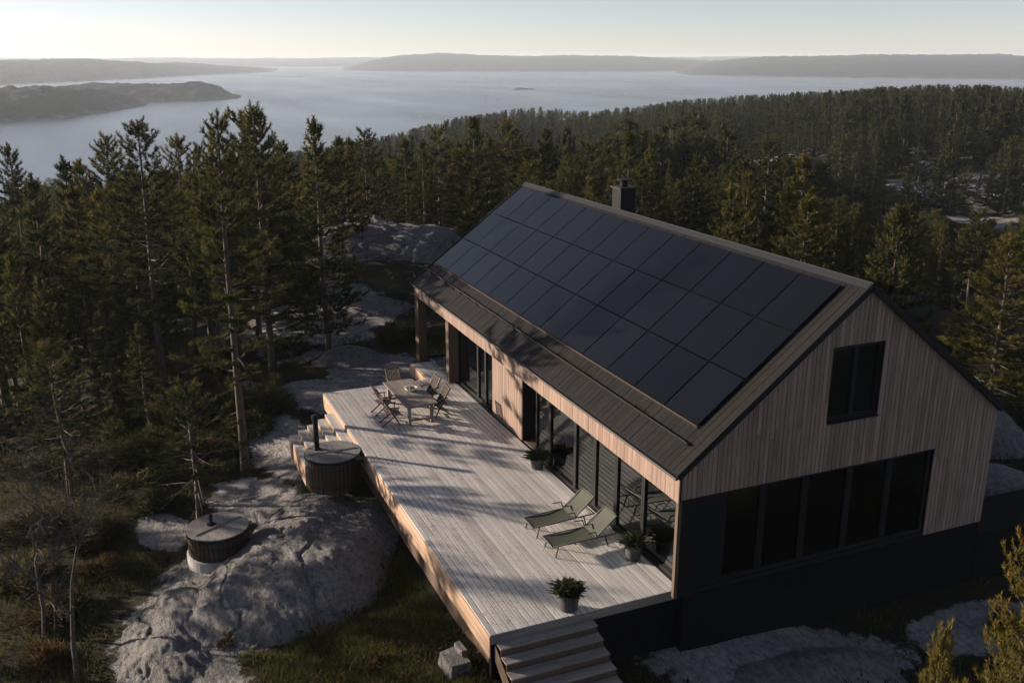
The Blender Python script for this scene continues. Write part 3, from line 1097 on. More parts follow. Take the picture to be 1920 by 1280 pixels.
B().box(-15.58, -12.74, y1 - .01, y1 + .015, -1.6, -.935).out('front_board', 'edge_wood', st, loc=o_)

# stone block by the deck corner
sb = B()
sb.hexa([(-.38, -.28, 0), (.36, -.3, 0), (.4, .26, 0), (-.35, .3, 0), (-.33, -.24, .36), (.31, -.25, .40), (.33, .2, .37), (-.3, .25, .41)])
sb.box(-.28, .1, .1, .24, .38, .52)
s_ = sb.out('stone_block', 'rock', None, loc=(-1.15, -4.95, -1.3))
s_.rotation_euler = (.03, .04, .12)
tag(s_, 'rough grey stone block in the grass by the near deck corner', 'stone')


# ------------------------------------------------------------------ hot tubs
def hot_tub(loc, r, hgt, label, nst, lid_drop, base=None):
    tb = thing('hot_tub', loc, label, 'hot tub', 'round wooden hot tubs')
    dph = 2 * math.pi / nst
    for i in range(nst):
        a0, a1 = i * dph + .012, (i + 1) * dph - .012
        rr_ = r + rnd.uniform(-.004, .004)
        p = [((rr_ - .05) * math.cos(a0), (rr_ - .05) * math.sin(a0)), (rr_ * math.cos(a0), rr_ * math.sin(a0)), (rr_ * math.cos(a1), rr_ * math.sin(a1)), ((rr_ - .05) * math.cos(a1), (rr_ - .05) * math.sin(a1))]
        B().hexa([(x, y, 0) for x, y in p] + [(x, y, hgt) for x, y in p]).out('stave', 'tub_wood', tb)
    B().lathe([(r - .055, .05), (r - .055, hgt - .05)], 32, closed=False).out('liner', 'dark_trim', tb)
    for z in (.18, hgt - .30):
        B().lathe([(r + .006, z), (r + .012, z), (r + .012, z + .03), (r + .006, z + .03)], 40, closed=False).out('steel_hoop', 'black_metal', tb)
    B().lathe([(r + .0, hgt - .07), (r + .035, hgt - .07), (r + .035, hgt + .012), (r - .02, hgt + .012)], 40, closed=False).out('rim_band', 'black_metal', tb)
    # lid: planks cut to the round
    npl = 9
    rl_ = r + .02
    for i in range(npl):
        ya, yb = -rl_ + 2 * rl_ * i / npl + .005, -rl_ + 2 * rl_ * (i + 1) / npl - .005
        ys = np.linspace(ya, yb, 5)
        rt = [(math.sqrt(max(rl_ ** 2 - y * y, .0004)), y) for y in ys]
        poly = rt + [(-x, y) for x, y in rt[::-1]]
        d = rnd.uniform(-.003, .003)
        B().prism(poly, lambda x, y: (x, y, hgt + .014), lambda x, y: (x, y, hgt + .05 + d)).out('lid_plank', 'lid_wood', tb)
    B().box(-.04, .04, -rl_ * .86, rl_ * .86, hgt + .053, hgt + .075).out('lid_batten', 'lid_wood', tb)
    B().tube([(.12, -.05, hgt + .05), (.12, -.05, hgt + .10), (.12, .13, hgt + .10), (.12, .13, hgt + .05)], .013, 6).out('lid_handle', 'steel', tb)
    return tb


t1 = hot_tub((-11.55, -5.36, -1.12), .86, 1.08, 'hot tub with tall black flue pipe, set against the deck edge', 40, 0)
fl = B().tube([(-.35, -.42, .4), (-.35, -.42, 2.15)], .085, 14).out('flue_pipe', 'black_metal', t1)
B().lathe([(.11, 2.15), (.11, 2.28), (.075, 2.30)], 14, (-.35, -.42)).out('flue_cap', 'black_metal', fl)
B().lathe([(.12, 1.12), (.12, 1.17), (.09, 1.2)], 14, (-.35, -.42)).out('flue_collar', 'black_metal', fl)
B().box(.55, .95, .55, .75, 1.02, 1.12).out('hinge_block', 'black_metal', t1)
t2 = hot_tub((-10.12, -9.15, -2.0), .87, .80, 'lower hot tub out on the bare rock under the young pines', 40, 0)
t2.rotation_euler = (0, 0, .5)
B().lathe([(.80, -.35), (.93, -.35), (.93, .10), (.80, .14)], 40, closed=False).out('base_ring', 'concrete_pale', t2)
B().tube([(-.22, -.06, .84), (-.22, -.06, 1.18)], .05, 10).out('vent_pipe', 'black_metal', t2)
B().lathe([(.13, .852), (.13, .875), (.06, .89)], 14, (-.22, -.06)).out('vent_flange', 'black_metal', t2)

# ------------------------------------------------------------------ furniture
tbl = thing('dining_table', (-13.95, -2.05, 0), 'weathered wooden dining table set on the deck', 'table', rz=.02)
for i in range(7):
    y0 = -.56 + i * .16
    B().box(-1.38, 1.38, y0 + .004, y0 + .156, .71, .745 + rnd.uniform(-.001, .001)).out('tabletop_plank', 'teak_grey', tbl)
B().box(-1.25, 1.25, -.47, -.44, .61, .708).box(-1.25, 1.25, .44, .47, .61, .708).box(-1.25, -1.22, -.44, .44, .61, .708).box(1.22, 1.25, -.44, .44, .61, .708).out('apron', 'teak_grey', tbl)
for sx in (-1, 1):
    for sy in (-1, 1):
        B().box(sx * 1.18 - .05, sx * 1.18 + .05, sy * .40 - .05, sy * .40 + .05, 0, .61).out('leg', 'teak_grey', tbl)
    B().box(sx * 1.18 - .03, sx * 1.18 + .03, -.35, .35, .12, .19).out('stretcher', 'teak_grey', tbl)
bowl = thing('bowl', (-14.05, -1.95, .747), 'white bowl of small fruit on the dining table', 'bowl')
B().lathe([(.09, 0), (.15, .02), (.22, .085), (.235, .12), (.215, .12), (.14, .045), (.0, .035)], 24, closed=False).out('dish', 'ceramic', bowl, True)
for k in range(9):
    a = k * 2.4
    rr_ = .02 + .015 * k
    fb = B().lathe([(.0, -.04), (.03, -.03), (.042, 0), (.03, .03), (.0, .04)], 8, closed=False)
    fb.out('fruit', 'fruit_green' if k % 3 else 'fruit_red', bowl, True, loc=(rr_ * math.cos(a), rr_ * math.sin(a), .095 + .02 * (k < 3)))


def make_chair(label):
    """folding slatted armchair, facing +X"""
    c = thing('folding_armchair', (0, 0, 0), label, 'chair', 'slatted folding chairs round the dining table')
    for i in range(6):
        x = -.20 + i * .085
        B().box(x, x + .065, -.23, .23, .42, .44).out('seat_slat', 'teak_dark', c)
    for s in (-1, 1):
        B().bar((.26, s * .255, 0), (-.30, s * .255, 1.02), .035, .05, up=(1, 0, 0)).out('back_leg_rail', 'teak_dark', c)
        B().bar((-.34, s * .215, 0), (.24, s * .215, .43), .03, .045, up=(1, 0, 0)).out('leg', 'teak_dark', c)
        B().bar((-.20, s * .275, .66), (.26, s * .275, .64), .05, .025).out('armrest', 'teak_dark', c)
        B().bar((.20, s * .27, .43), (.22, s * .27, .63), .03, .03, up=(1, 0, 0)).out('arm_support', 'teak_dark', c)
    bk = B()
    for i in range(9):
        y = -.2 + i * .05
        B().bar((-.035, y, .50), (-.27, y, .965), .022, .016, up=(0, 1, 0)).out('back_slat', 'teak_dark', c)
    B().bar((-.285, -.24, .99), (-.285, .24, .99), .05, .05).out('top_rail', 'teak_dark', c)
    B().bar((-.03, -.24, .49), (-.03, .24, .49), .03, .04).out('lower_rail', 'teak_dark', c)
    B().bar((.2, -.25, .10), (.2, .25, .10), .03, .03).out('foot_rail', 'teak_dark', c)
    return c


CH = {}


def children_of(o):
    return list(o.children)


def copy_tree(o, parent=None):
    c = o.copy()
    COL.objects.link(c)
    if parent is not None:
        c.parent = parent
    for k in children_of(o):
        copy_tree(k, c)
    return c


ch0 = make_chair('chair at the near corner of the table on the tub side')
spots = [(-13.15, -2.98, R(88), 'slatted chair on the tub side of the table, nearest the camera'),
         (-14.25, -2.98, R(96), 'slatted chair on the tub side of the table, farther from the camera'),
         (-13.35, -1.12, R(-92), 'slatted chair on the house side of the table, nearest the camera'),
         (-14.45, -1.10, R(-84), 'slatted chair on the house side of the table, farther from the camera'),
         (-15.75, -2.05, R(4), 'slatted chair at the far head of the table')]
for i, (x, y, rz, lb) in enumerate(spots):
    c_ = ch0 if i == 0 else copy_tree(ch0)
    c_.location = (x, y, 0)
    c_.rotation_euler = (0, 0, rz)
    c_['label'] = lb


def make_lounger(label, loc, rz):
    """sling sun lounger: foot at -X, raised back at +X"""
    c = thing('sun_lounger', loc, label, 'sun lounger', 'green sun loungers on the deck', rz)
    n = 10
    V, F = [], []
    for i in range(n + 1):
        x = -.85 + 1.18 * i / n
        z = .33 - .03 * math.sin(math.pi * i / n)
        for y in (-.30, -.1, .1, .30):
            V.append((x, y, z - .012 * (1 - (y / .3) ** 2)))
    for i in range(n):
        for j in range(3):
            F.append((i * 4 + j, i * 4 + j + 1, (i + 1) * 4 + j + 1, (i + 1) * 4 + j))
    k = len(V)
    V += [(x, y, z - .02) for x, y, z in V]
    F += [tuple(i + k for i in f[::-1]) for f in F]
    link('seat_sling', mesh('seat_sling', V, F, 'sling', True), c)
    V, F = [], []
    for i in range(7):
        s_ = .74 * i / 6
        x, z = .335 + s_ * math.cos(R(38)), .335 + s_ * math.sin(R(38)) - .025 * math.sin(math.pi * i / 6)
        for y in (-.30, -.1, .1, .30):
            V.append((x, y, z))
    for i in range(6):
        for j in range(3):
            F.append((i * 4 + j, i * 4 + j + 1, (i + 1) * 4 + j + 1, (i + 1) * 4 + j))
    k = len(V)
    V += [(x + .012, y, z - .02) for x, y, z in V]
    F += [tuple(i + k for i in f[::-1]) for f in F]
    link('back_sling', mesh('back_sling', V, F, 'sling', True), c)
    fr = B()
    for s in (-1, 1):
        fr.tube([(-.88, s * .32, .32), (.95, s * .32, .32)], .018, 8)
    fr.tube([(-.88, -.32, .32), (-.88, .32, .32)], .018, 8)
    fr.tube([(.95, -.32, .32), (.95, .32, .32)], .018, 8)
    fr.out('frame', 'pot_grey', c, True)
    bf = B()
    e = (.335 + .76 * math.cos(R(38)), .335 + .76 * math.sin(R(38)))
    bf.tube([(.33, -.32, .33), (e[0], -.32, e[1]), (e[0] + .01, 0, e[1] + .012), (e[0], .32, e[1]), (.33, .32, .33)], .018, 8)
    bf.out('back_frame', 'pot_grey', c, True)
    for s in (-1, 1):
        B().tube([(-.72, s * .30, .31), (-.80, s * .31, 0)], .02, 8).out('leg', 'dark_wood', c, True)
        B().tube([(.62, s * .30, .31), (.70, s * .31, 0)], .02, 8).out('leg', 'dark_wood', c, True)
        B().tube([(.36, s * .34, .33), (.30, s * .35, .50), (.05, s * .36, .52)], .018, 8).out('armrest', 'dark_wood', c, True)
    B().tube([(.85, -.28, .32), (.72, 0, .60), (.85, .28, .32)], .012, 6).out('back_prop', 'steel', c, True)
    return c


make_lounger('green sling sun lounger farther from the camera, beside the tall windows', (-4.2, -.95, 0), R(94))
make_lounger('green sling sun lounger nearer the camera, next to the pot by the window', (-3.05, -.92, 0), R(91))


def leaf_cluster(n, r, h, ln, wd, seed, up=.6):
    q = np.random.default_rng(seed)
    a = q.uniform(0, 2 * math.pi, n)
    el = q.uniform(.1, 1.35, n)
    L = ln * q.uniform(.6, 1.25, n)
    base = np.stack([q.normal(0, r * .35, n), q.normal(0, r * .35, n), q.uniform(0, h, n)], -1)
    d = np.stack([np.cos(a) * np.cos(el), np.sin(a) * np.cos(el), np.sin(el) * up + .12], -1)
    s = np.stack([-np.sin(a), np.cos(a), np.zeros(n)], -1) * wd
    mid = base + d * L[:, None] * .5 + np.array([0, 0, .02])
    tip = base + d * L[:, None] - np.array([0, 0, 1]) * (L ** 2)[:, None] * .25
    V = np.stack([base, mid + s, tip, mid - s], 1).reshape(-1, 3)
    T = np.arange(n * 4).reshape(n, 4)
    T = np.concatenate([T[:, [0, 1, 2]], T[:, [0, 2, 3]]])
    return V, T, np.repeat(q.random(n), 4)


def planter(loc, r, h, label, seed, n=260, ln=.34):
    p = thing('planter', loc, label, 'potted plant', 'grey planters on the deck')
    B().lathe([(r * .78, 0), (r * .95, h * .7), (r, h - .04), (r + .015, h - .04), (r + .015, h), (r - .03, h), (r - .05, h - .08)], 26, closed=False).out('pot', 'pot_grey', p, True)
    B().lathe([(r - .03, h - .07), (.001, h - .05)], 20, closed=False).out('soil', 'soil', p)
    V, T, tn = leaf_cluster(n, r, .16, ln, .017, seed)
    V[:, 2] += h - .06
    link('foliage', np_mesh('foliage', V, T, 'pot_leaves', tn), p)
    return p


planter((-.58, -2.42, 0), .26, .42, 'grey pot with a bushy plant at the head of the near stairs', 3, 900, .30)
planter((-1.95, .06, 0), .22, .40, 'grey pot with a leafy plant between lounger and window', 4, 300, .40)
planter((-7.85, .12, 0), .22, .34, 'dark pot with a low plant beside the entrance door', 5, 320, .42)

# ------------------------------------------------------------------ rock outcrops: solid domes that rise out of the ground
def outcrop(name, label, cx, cy, a, b_, th, peak, drop, seed, rough=.12, n=110, power=2.2, cat='rock', freq=.5, skew=(0, 0)):
    g_ = np.linspace(-1.25, 1.25, n)
    P_, Q2 = np.meshgrid(g_, g_, indexing='ij')
    x = cx + P_ * a * math.cos(th) - Q2 * b_ * math.sin(th)
    y = cy + P_ * a * math.sin(th) + Q2 * b_ * math.cos(th)
    wob = 1 + .16 * fbm(x, y, seed, 3, .35)
    d = (np.abs(P_) ** power + np.abs(Q2) ** power) ** (1 / power) / wob
    z = peak - drop * d ** 2.4 + skew[0] * P_ + skew[1] * Q2
    z += rough * (fbm(x, y, seed + 1, 6, freq) + .5 * fbm(x * .4 + y, y * 2.2 - x, seed + 2, 5, freq * 1.4))
    # creases and small ledges where the rock has split
    cr = 1 - np.abs(fbm(x * .8 + y * .5, y - x * .3, seed + 5, 5, .5))
    z -= rough * .38 * np.clip((cr - .93) / .07, 0, 1) ** 1.5
    z += .05 * fbm(x * 1.0 + y * .6, (y - x * .6) * 2.4, seed + 6, 4, 1.9, .62)
    gr = ground0(x, y)
    keep = z > gr - .5
    idx = -np.ones(x.size, int)
    q = []
    for i in range(n - 1):
        for j in range(n - 1):
            if keep[i, j] or keep[i + 1, j] or keep[i + 1, j + 1] or keep[i, j + 1]:
                q.append((i * n + j, (i + 1) * n + j, (i + 1) * n + j + 1, i * n + j + 1))
    q = np.array(q)
    us = np.unique(q)
    idx[us] = np.arange(len(us))
    V = np.stack([x, y, z], -1).reshape(-1, 3)[us]
    c0 = V.mean(0)
    o = link(name, np_mesh(name, V - c0, idx[q], 'rock', None, True, quads=True), None, c0)
    return tag(o, label, cat)


outcrop('rock_outcrop', 'large pale bare rock dome between the lower hot tub and the deck', -8.45, -6.85, 4.2, 2.65, -.66, -1.12, .85, 101, .20, 190, 2.8, freq=.7, skew=(-.12, .1))
outcrop('rock_outcrop', 'flat pale rock slab beyond the far end of the deck', -24.6, -1.6, 2.3, 1.9, .6, -.75, .9, 111, .08, 80)
ox, oy = polar(715, 61)
outcrop('rock_outcrop', 'broad rocky knoll under the pines left of the roof ridge', ox, oy, 6.5, 8.5, YAW, 1.7, 3.4, 121, .8, 130, 2.4, freq=.25)
ox, oy = polar(690, 51)
outcrop('rock_outcrop', 'low grey rock shelf below the wooded knoll, behind the porch', ox, oy, 4.0, 4.6, YAW, -.6, 1.9, 131, .3, 90, 2.0, freq=.3)
outcrop('rock_outcrop', 'pale rock in shadow at the foot of the dark plinth', 1.3, 2.6, 1.1, 3.6, -.1, -1.62, .6, 141, .12, 90)
outcrop('rock_outcrop', 'ridged low rock running out of the grass at the lower left', -6.7, -10.3, 3.9, 1.95, -.15, -2.02, .75, 151, .20, 130, freq=.8)
outcrop('rock_outcrop', 'pale rock beside the dark terrace wall behind the house', -2.8, 13.4, 2.2, 2.6, .1, -.4, .9, 161, .15, 60)
ox, oy = polar(1765, 42)
outcrop('rock_outcrop', 'pale flat rock seen past the sloping roof edge on the right', ox, oy, 3, 4, YAW, -.9, 1.4, 171, .15, 60)


# ------------------------------------------------------------------ pines
def pine_proto(seed, H, crown0, spread, whorl_gap, nb, tufts, needles, nlen, nwid, bark_sides=7, limb=True, sparse=.0, power=.75):
    """returns (trunk mesh, crown mesh) of one pine: tapered trunk, limbs in whorls, twigs, tufts of needles"""
    q = np.random.default_rng(seed)
    pr_ = random.Random(seed)
    bark = B()
    r0 = .011 * H + .04
    bend = [(pr_.uniform(-.012, .012) * H, pr_.uniform(-.012, .012) * H) for _ in range(4)]

    def axis(z):
        t_ = z / H
        k = min(int(t_ * 3), 2)
        f = t_ * 3 - k
        return Vector((bend[k][0] * (1 - f) + bend[k + 1][0] * f - bend[0][0], bend[k][1] * (1 - f) + bend[k + 1][1] * f - bend[0][1], z))
    zs = np.linspace(-.5, H * .985, 11)
    bark.tube([axis(max(z, 0)) if z > 0 else Vector((0, 0, z)) for z in zs], [r0 * (1.25 if z < 0 else 1) * (1 - .93 * max(z, 0) / H) + .008 for z in zs], bark_sides)
    P0, D0, LN, TN = [], [], [], []
    z = crown0 * H
    # dead stubs under the crown
    if limb:
        for _ in range(9):
            zz = pr_.uniform(.35, .98) * crown0 * H
            a = pr_.uniform(0, 6.28)
            p = axis(zz)
            d = Vector((math.cos(a), math.sin(a), pr_.uniform(-.3, .1)))
            bark.tube([p, p + d * pr_.uniform(.3, .5), p + d * pr_.uniform(.6, 1.3) + Vector((0, 0, -.1))], [.022, .014, .006], 3, False)
    while z < H * .97:
        t_ = (z - crown0 * H) / (H - crown0 * H)
        prof = (1 - t_) ** power * (.62 + .38 * min(1, t_ / .22)) + .03
        k = max(3, int(round(nb * (1 - .35 * t_))))
        a0 = pr_.uniform(0, 6.28)
        for i in range(k):
            if pr_.random() < sparse * (1 - t_):
                continue
            a = a0 + 6.283 * i / k + pr_.uniform(-.35, .35)
            L = spread * prof * pr_.uniform(.62, 1.12) + .12
            el = R(-8 + 58 * t_ ** 1.2 + pr_.uniform(-10, 10))
            p = axis(min(z + pr_.uniform(-.3, .3) * whorl_gap, H * .975))
            h = Vector((math.cos(a), math.sin(a), 0))
            pts = [p]
            n = 4
            for s_ in range(1, n + 1):
                f = s_ / n
                droop = -.10 * f + .22 * f * f
                pts.append(p + h * (L * f * math.cos(el)) + Vector((0, 0, L * (f * math.sin(el) + droop))) + Vector((pr_.uniform(-1, 1), pr_.uniform(-1, 1), pr_.uniform(-1, 1))) * .03 * L)
            if limb and L > .5:
                rb = .012 * L + .008
                bark.tube(pts, [rb * (1 - .8 * s_ / n) for s_ in range(n + 1)], 3, False)
            # twigs
            nt_ = max(2, int(tufts * L / spread * 1.15 + 1))
            for s_ in range(nt_):
                f = (.30 + .70 * (s_ + pr_.random()) / nt_) if s_ < nt_ - 1 else 1.
                kk = min(int(f * n), n - 1)
                ff = f * n - kk
                b0 = pts[kk].lerp(pts[kk + 1], ff)
                bd = (pts[kk + 1] - pts[kk]).normalized()
                if s_ < nt_ - 1:
                    side = pr_.choice((-1, 1))
                    sd_ = Vector((-h.y, h.x, 0)) * side
                    ang_ = R(pr_.uniform(30, 70))
                    d = (bd * math.cos(ang_) + sd_ * math.sin(ang_) + Vector((0, 0, pr_.uniform(-.05, .35)))).normalized()
                    tl = L * pr_.uniform(.16, .34) * (1.15 - f * .6)
                else:
                    d = (bd + Vector((0, 0, .35))).normalized()
                    tl = .1 * L
                tip = b0 + d * tl
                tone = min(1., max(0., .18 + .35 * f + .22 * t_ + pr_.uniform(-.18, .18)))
                m_ = 1 if tl < nlen * 1.6 else 2
                for e in range(m_):
                    P0.append(tip - d * (e * nlen * 1.1))
                    dd = (d + Vector((0, 0, .25))).normalized()
                    D0.append(dd)
                    LN.append(pr_.uniform(.8, 1.15))
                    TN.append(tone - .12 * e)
        z += whorl_gap * (1 - .45 * t_) * pr_.uniform(.8, 1.2)
    # leader
    for e in range(5):
        P0.append(axis(H * (.955 + .01 * e)))
        D0.append(Vector((pr_.uniform(-.3, .3), pr_.uniform(-.3, .3), 1)).normalized())
        LN.append(.8)
        TN.append(.5)
    P0, D0, LN, TN = np.array(P0), np.array(D0), np.array(LN), np.array(TN)
    m_ = len(P0)
    N = needles
    d = np.repeat(D0, N, 0)
    rv = q.normal(size=(m_ * N, 3))
    perp = np.cross(d, rv)
    perp /= np.linalg.norm(perp, axis=1, keepdims=True) + 1e-9
    back = q.uniform(0, 1, m_ * N)[:, None]
    spreadang = np.radians(q.uniform(18, 62, m_ * N))[:, None]
    nd = d * np.cos(spreadang) + perp * np.sin(spreadang)
    ln = (np.repeat(LN, N) * nlen * q.uniform(.7, 1.15, m_ * N))[:, None]
    base = np.repeat(P0, N, 0) - d * back * nlen * 1.1
    sd_ = np.cross(nd, q.normal(size=(m_ * N, 3)))
    sd_ /= np.linalg.norm(sd_, axis=1, keepdims=True) + 1e-9
    V = np.stack([base - sd_ * nwid / 2, base + sd_ * nwid / 2, base + nd * ln], 1).reshape(-1, 3)
    T = np.arange(m_ * N * 3).reshape(-1, 3)
    tn = np.repeat(np.clip(np.repeat(TN, N) + q.uniform(-.1, .1, m_ * N), 0, 1), 3)
    return bark, V, T, tn


PROTO = {}


def make_proto(key, leaf='needles', **kw):
    bark, V, T, tn = pine_proto(**kw)
    bm_ = mesh('trunk', bark.V, bark.F, 'bark', True)
    cm = np_mesh('crown', V, T, leaf, tn)
    PROTO[key] = (bm_, cm, kw['H'])
    print('proto', key, len(T), len(bark.F))


# tall near pines, young pines, woodland pines, far pines
for i, kw in enumerate((dict(seed=1, H=13.2, crown0=.30, spread=2.7, whorl_gap=.55, nb=6, tufts=14, sparse=.28),
                        dict(seed=2, H=12.8, crown0=.33, spread=3.1, whorl_gap=.52, nb=6, tufts=14, sparse=.15),
                        dict(seed=3, H=13.0, crown0=.20, spread=3.1, whorl_gap=.48, nb=7, tufts=14, sparse=.08))):
    make_proto(('tall', i), needles=26, nlen=.20, nwid=.034, **kw)
make_proto(('sun_tinted', 0), 'sun_tinted_needles', seed=5, H=13.0, crown0=.10, spread=3.6, whorl_gap=.46, nb=7, tufts=13, sparse=.05, power=.8, needles=22, nlen=.24, nwid=.04)  # pine for the right side, its sunlit look put into the needle colour
for i, kw in enumerate((dict(seed=11, H=4.6, crown0=.42, spread=1.55, whorl_gap=.30, nb=6, tufts=11, sparse=.1),
                        dict(seed=12, H=5.8, crown0=.34, spread=1.9, whorl_gap=.32, nb=6, tufts=11, sparse=.1))):
    make_proto(('young', i), needles=26, nlen=.14, nwid=.024, **kw)
for i, kw in enumerate((dict(seed=21, H=12, crown0=.30, spread=2.7, whorl_gap=.62, nb=6, tufts=11, sparse=.1),
                        dict(seed=22, H=12, crown0=.22, spread=2.3, whorl_gap=.60, nb=6, tufts=11, sparse=.05, power=.9),
                        dict(seed=23, H=12, crown0=.36, spread=3.2, whorl_gap=.66, nb=6, tufts=11, sparse=.1, power=.55),
                        dict(seed=24, H=12, crown0=.12, spread=2.6, whorl_gap=.60, nb=7, tufts=7, sparse=.0, power=1.0))):
    make_proto(('wood', i), needles=14, nlen=.30, nwid=.08, bark_sides=6, **kw)
for i, kw in enumerate((dict(seed=31, H=10, crown0=.18, spread=2.2, whorl_gap=1.0, nb=5, tufts=5),
                        dict(seed=32, H=10, crown0=.10, spread=1.9, whorl_gap=1.0, nb=5, tufts=5, power=1.),
                        dict(seed=33, H=10, crown0=.25, spread=2.7, whorl_gap=1.0, nb=5, tufts=5, power=.5))):
    make_proto(('far', i), 'far_needles', needles=7, nlen=.55, nwid=.22, bark_sides=4, limb=False, **kw)

NTREE = 0


def tree(key, x, y, H, label, group, rz=None, z=None, lean=(0, 0), name='pine_tree', wide=1.):
    global NTREE
    bm_, cm, h0 = PROTO[key]
    s_ = H / h0
    z = gz(x, y) if z is None else z
    t_ = thing(name, (x, y, z - .05), label, 'tree', group, rnd.uniform(0, 6.28) if rz is None else rz)
    t_.rotation_euler = (lean[0], lean[1], t_.rotation_euler[2])
    t_.scale = (s_ * wide, s_ * wide, s_)
    link('trunk', bm_, t_)
    link('crown', cm, t_)
    NTREE += 1
    return t_


def tree_uv(key, u, v, r, label, group=None, xy=None, **kw):
    """a tree whose top shows in row v of the photograph when it stands r metres out in column u"""
    if xy is None:
        d = ray(u, v)
        x, y = CAM[0] + d[0] * r, CAM[1] + d[1] * r
    else:
        x, y = xy
        r = math.hypot(x - CAM[0], y - CAM[1])
    z = gz(x, y)
    return tree(key, x, y, top_z(v, r, u) - z, label, group, z=z, **kw)


# the big pines by the deck
tree_uv(('tall', 0), 405, 200, 0, 'tall slender pine with a long bare trunk, left of the hot tub stairs', xy=(-16.46, -7.55), rz=.6, wide=.92)
tree_uv(('tall', 1), 280, 220, 0, 'tall pine with a bare leaning trunk, deeper in the wood left of the tallest', xy=(-27.4, -9.6), rz=2.2)
tree_uv(('tall', 2), 495, 195, 0, 'tall pine with a spiky crown against the water, next right of the tallest one', xy=(-25.6, -5.0), rz=4.)
tree_uv(('young', 0), 350, 715, 0, 'young slim pine rising right behind the lower hot tub', xy=(-12.6, -9.5), rz=1., wide=1.15)
tree_uv(('young', 1), 95, 640, 0, 'young pine at the left edge above the leafless tree', xy=(-18.2, -13.45), rz=2., wide=1.1)
tree_uv(('sun_tinted', 0), 1902, 440, 46, 'broad golden-lit pine at the right edge behind the house', rz=1.2, wide=1.45)
tree_uv(('sun_tinted', 0), 1990, 862, 16, 'sunlit pine reaching in from the right edge beside the house back corner', rz=.4, wide=.55)
tree_uv(('sun_tinted', 0), 1772, 1165, 11.5, 'small pine top in the lower right corner, left of the sunlit sprays', rz=2.2, wide=.40)
tree_uv(('sun_tinted', 0), 1978, 1092, 13, 'bushy young pine cut by the lower right edge', rz=3.2, wide=.6)

G_L = 'pines at the edge of the wood left of the deck'
ORD = ('first second third fourth fifth sixth seventh eighth ninth tenth eleventh twelfth thirteenth fourteenth fifteenth sixteenth seventeenth '
       'eighteenth nineteenth twentieth twenty-first twenty-second twenty-third twenty-fourth twenty-fifth twenty-sixth twenty-seventh twenty-eighth '
       'twenty-ninth thirtieth thirty-first thirty-second thirty-third thirty-fourth thirty-fifth thirty-sixth').split()
LB_L = 'pine of the left wood whose top rises against the water, %s from the left edge'
us_l = [18, 115, 195, 150, 325, 452, 240, 60, 370, 525]
for i, (u, v, r) in enumerate([(18, 265, 66), (115, 288, 72), (195, 252, 62), (150, 300, 75), (325, 250, 52), (452, 220, 50), (240, 300, 60), (60, 320, 60), (370, 270, 64), (525, 265, 58)]):
    tree_uv((('tall', 'wood')[i % 2], i % 3), u, v, r, LB_L % ORD[sorted(us_l).index(u)], G_L)
tree_uv(('wood', 3), 592, 213, 44, 'dense conical conifer standing out against the water, left of the rocky knoll')
G_K = 'pines on the rocky knoll and behind the roof'
LB_K = 'pine in the tree row above the roof line, %s of that row from the left'
row_k = []
for i, (u, v, r) in enumerate([(632, 250, 56), (655, 245, 60), (684, 238, 63), (716, 290, 66), (760, 262, 70), (792, 250, 64), (825, 238, 72), (858, 250, 70), (888, 224, 60), (915, 250, 66), (948, 238, 70), (985, 258, 64),
                               (1022, 246, 70), (1062, 258, 60), (1102, 278, 56), (1140, 262, 62), (1182, 246, 52), (1225, 250, 58), (1275, 246, 50), (1310, 280, 56), (1345, 240, 47), (1395, 292, 54), (1440, 268, 62),
                               (1480, 285, 56), (1512, 296, 52), (1548, 306, 47), (1600, 330, 45), (1655, 340, 42), (1715, 385, 62), (1775, 392, 66), (1840, 400, 64)]):
    vv = v + rnd.uniform(-8, 12)
    d = ray(u, vv)
    dx, dy = CAM[0] + d[0] * r + 12.3, CAM[1] + d[1] * r - 24.9
    if -1 < dx * math.cos(SUN_AZ) + dy * math.sin(SUN_AZ) < 45 and abs(-dx * math.sin(SUN_AZ) + dy * math.cos(SUN_AZ)) < 4.2 and r < 52:
        continue                      # these would stand in the light of the golden pine
    row_k.append((u, tree_uv(('wood', (i * 7) % 4), u, vv, r, LB_K, G_K)))
for i, (u, o) in enumerate(sorted(row_k, key=lambda e: e[0])):
    o['label'] = LB_K % ORD[i]

# fill: the wood between, thinner where the low sun reaches the deck
rs = random.Random(99)
placed = [(o.location.x, o.location.y) for o in COL.objects if o.name.startswith('pine_tree')]


def clear(x, y, d):
    return all((x - a) ** 2 + (y - b) ** 2 > d * d for a, b in placed)


def sun_room(x, y, top):
    """tallest height at (x, y) that keeps the low sun on the deck, the rock and the big pine by the right edge"""
    lim = 1e9
    for px, py, pz, half in ((-8, -2, -1.5, 9.5), (-12.3, 24.9, -2.0, 4.6)):
        dx, dy = x - px, y - py
        along = dx * math.cos(SUN_AZ) + dy * math.sin(SUN_AZ)
        off = abs(-dx * math.sin(SUN_AZ) + dy * math.cos(SUN_AZ))
        if along > 1 and off < half:
            lim = min(lim, pz + along * math.tan(SUN_EL))
    return lim


def inside_house(x, y, m_=2.5):
    return -21 - m_ < x < 1.5 + m_ and -7.5 - m_ < y < W_ + m_


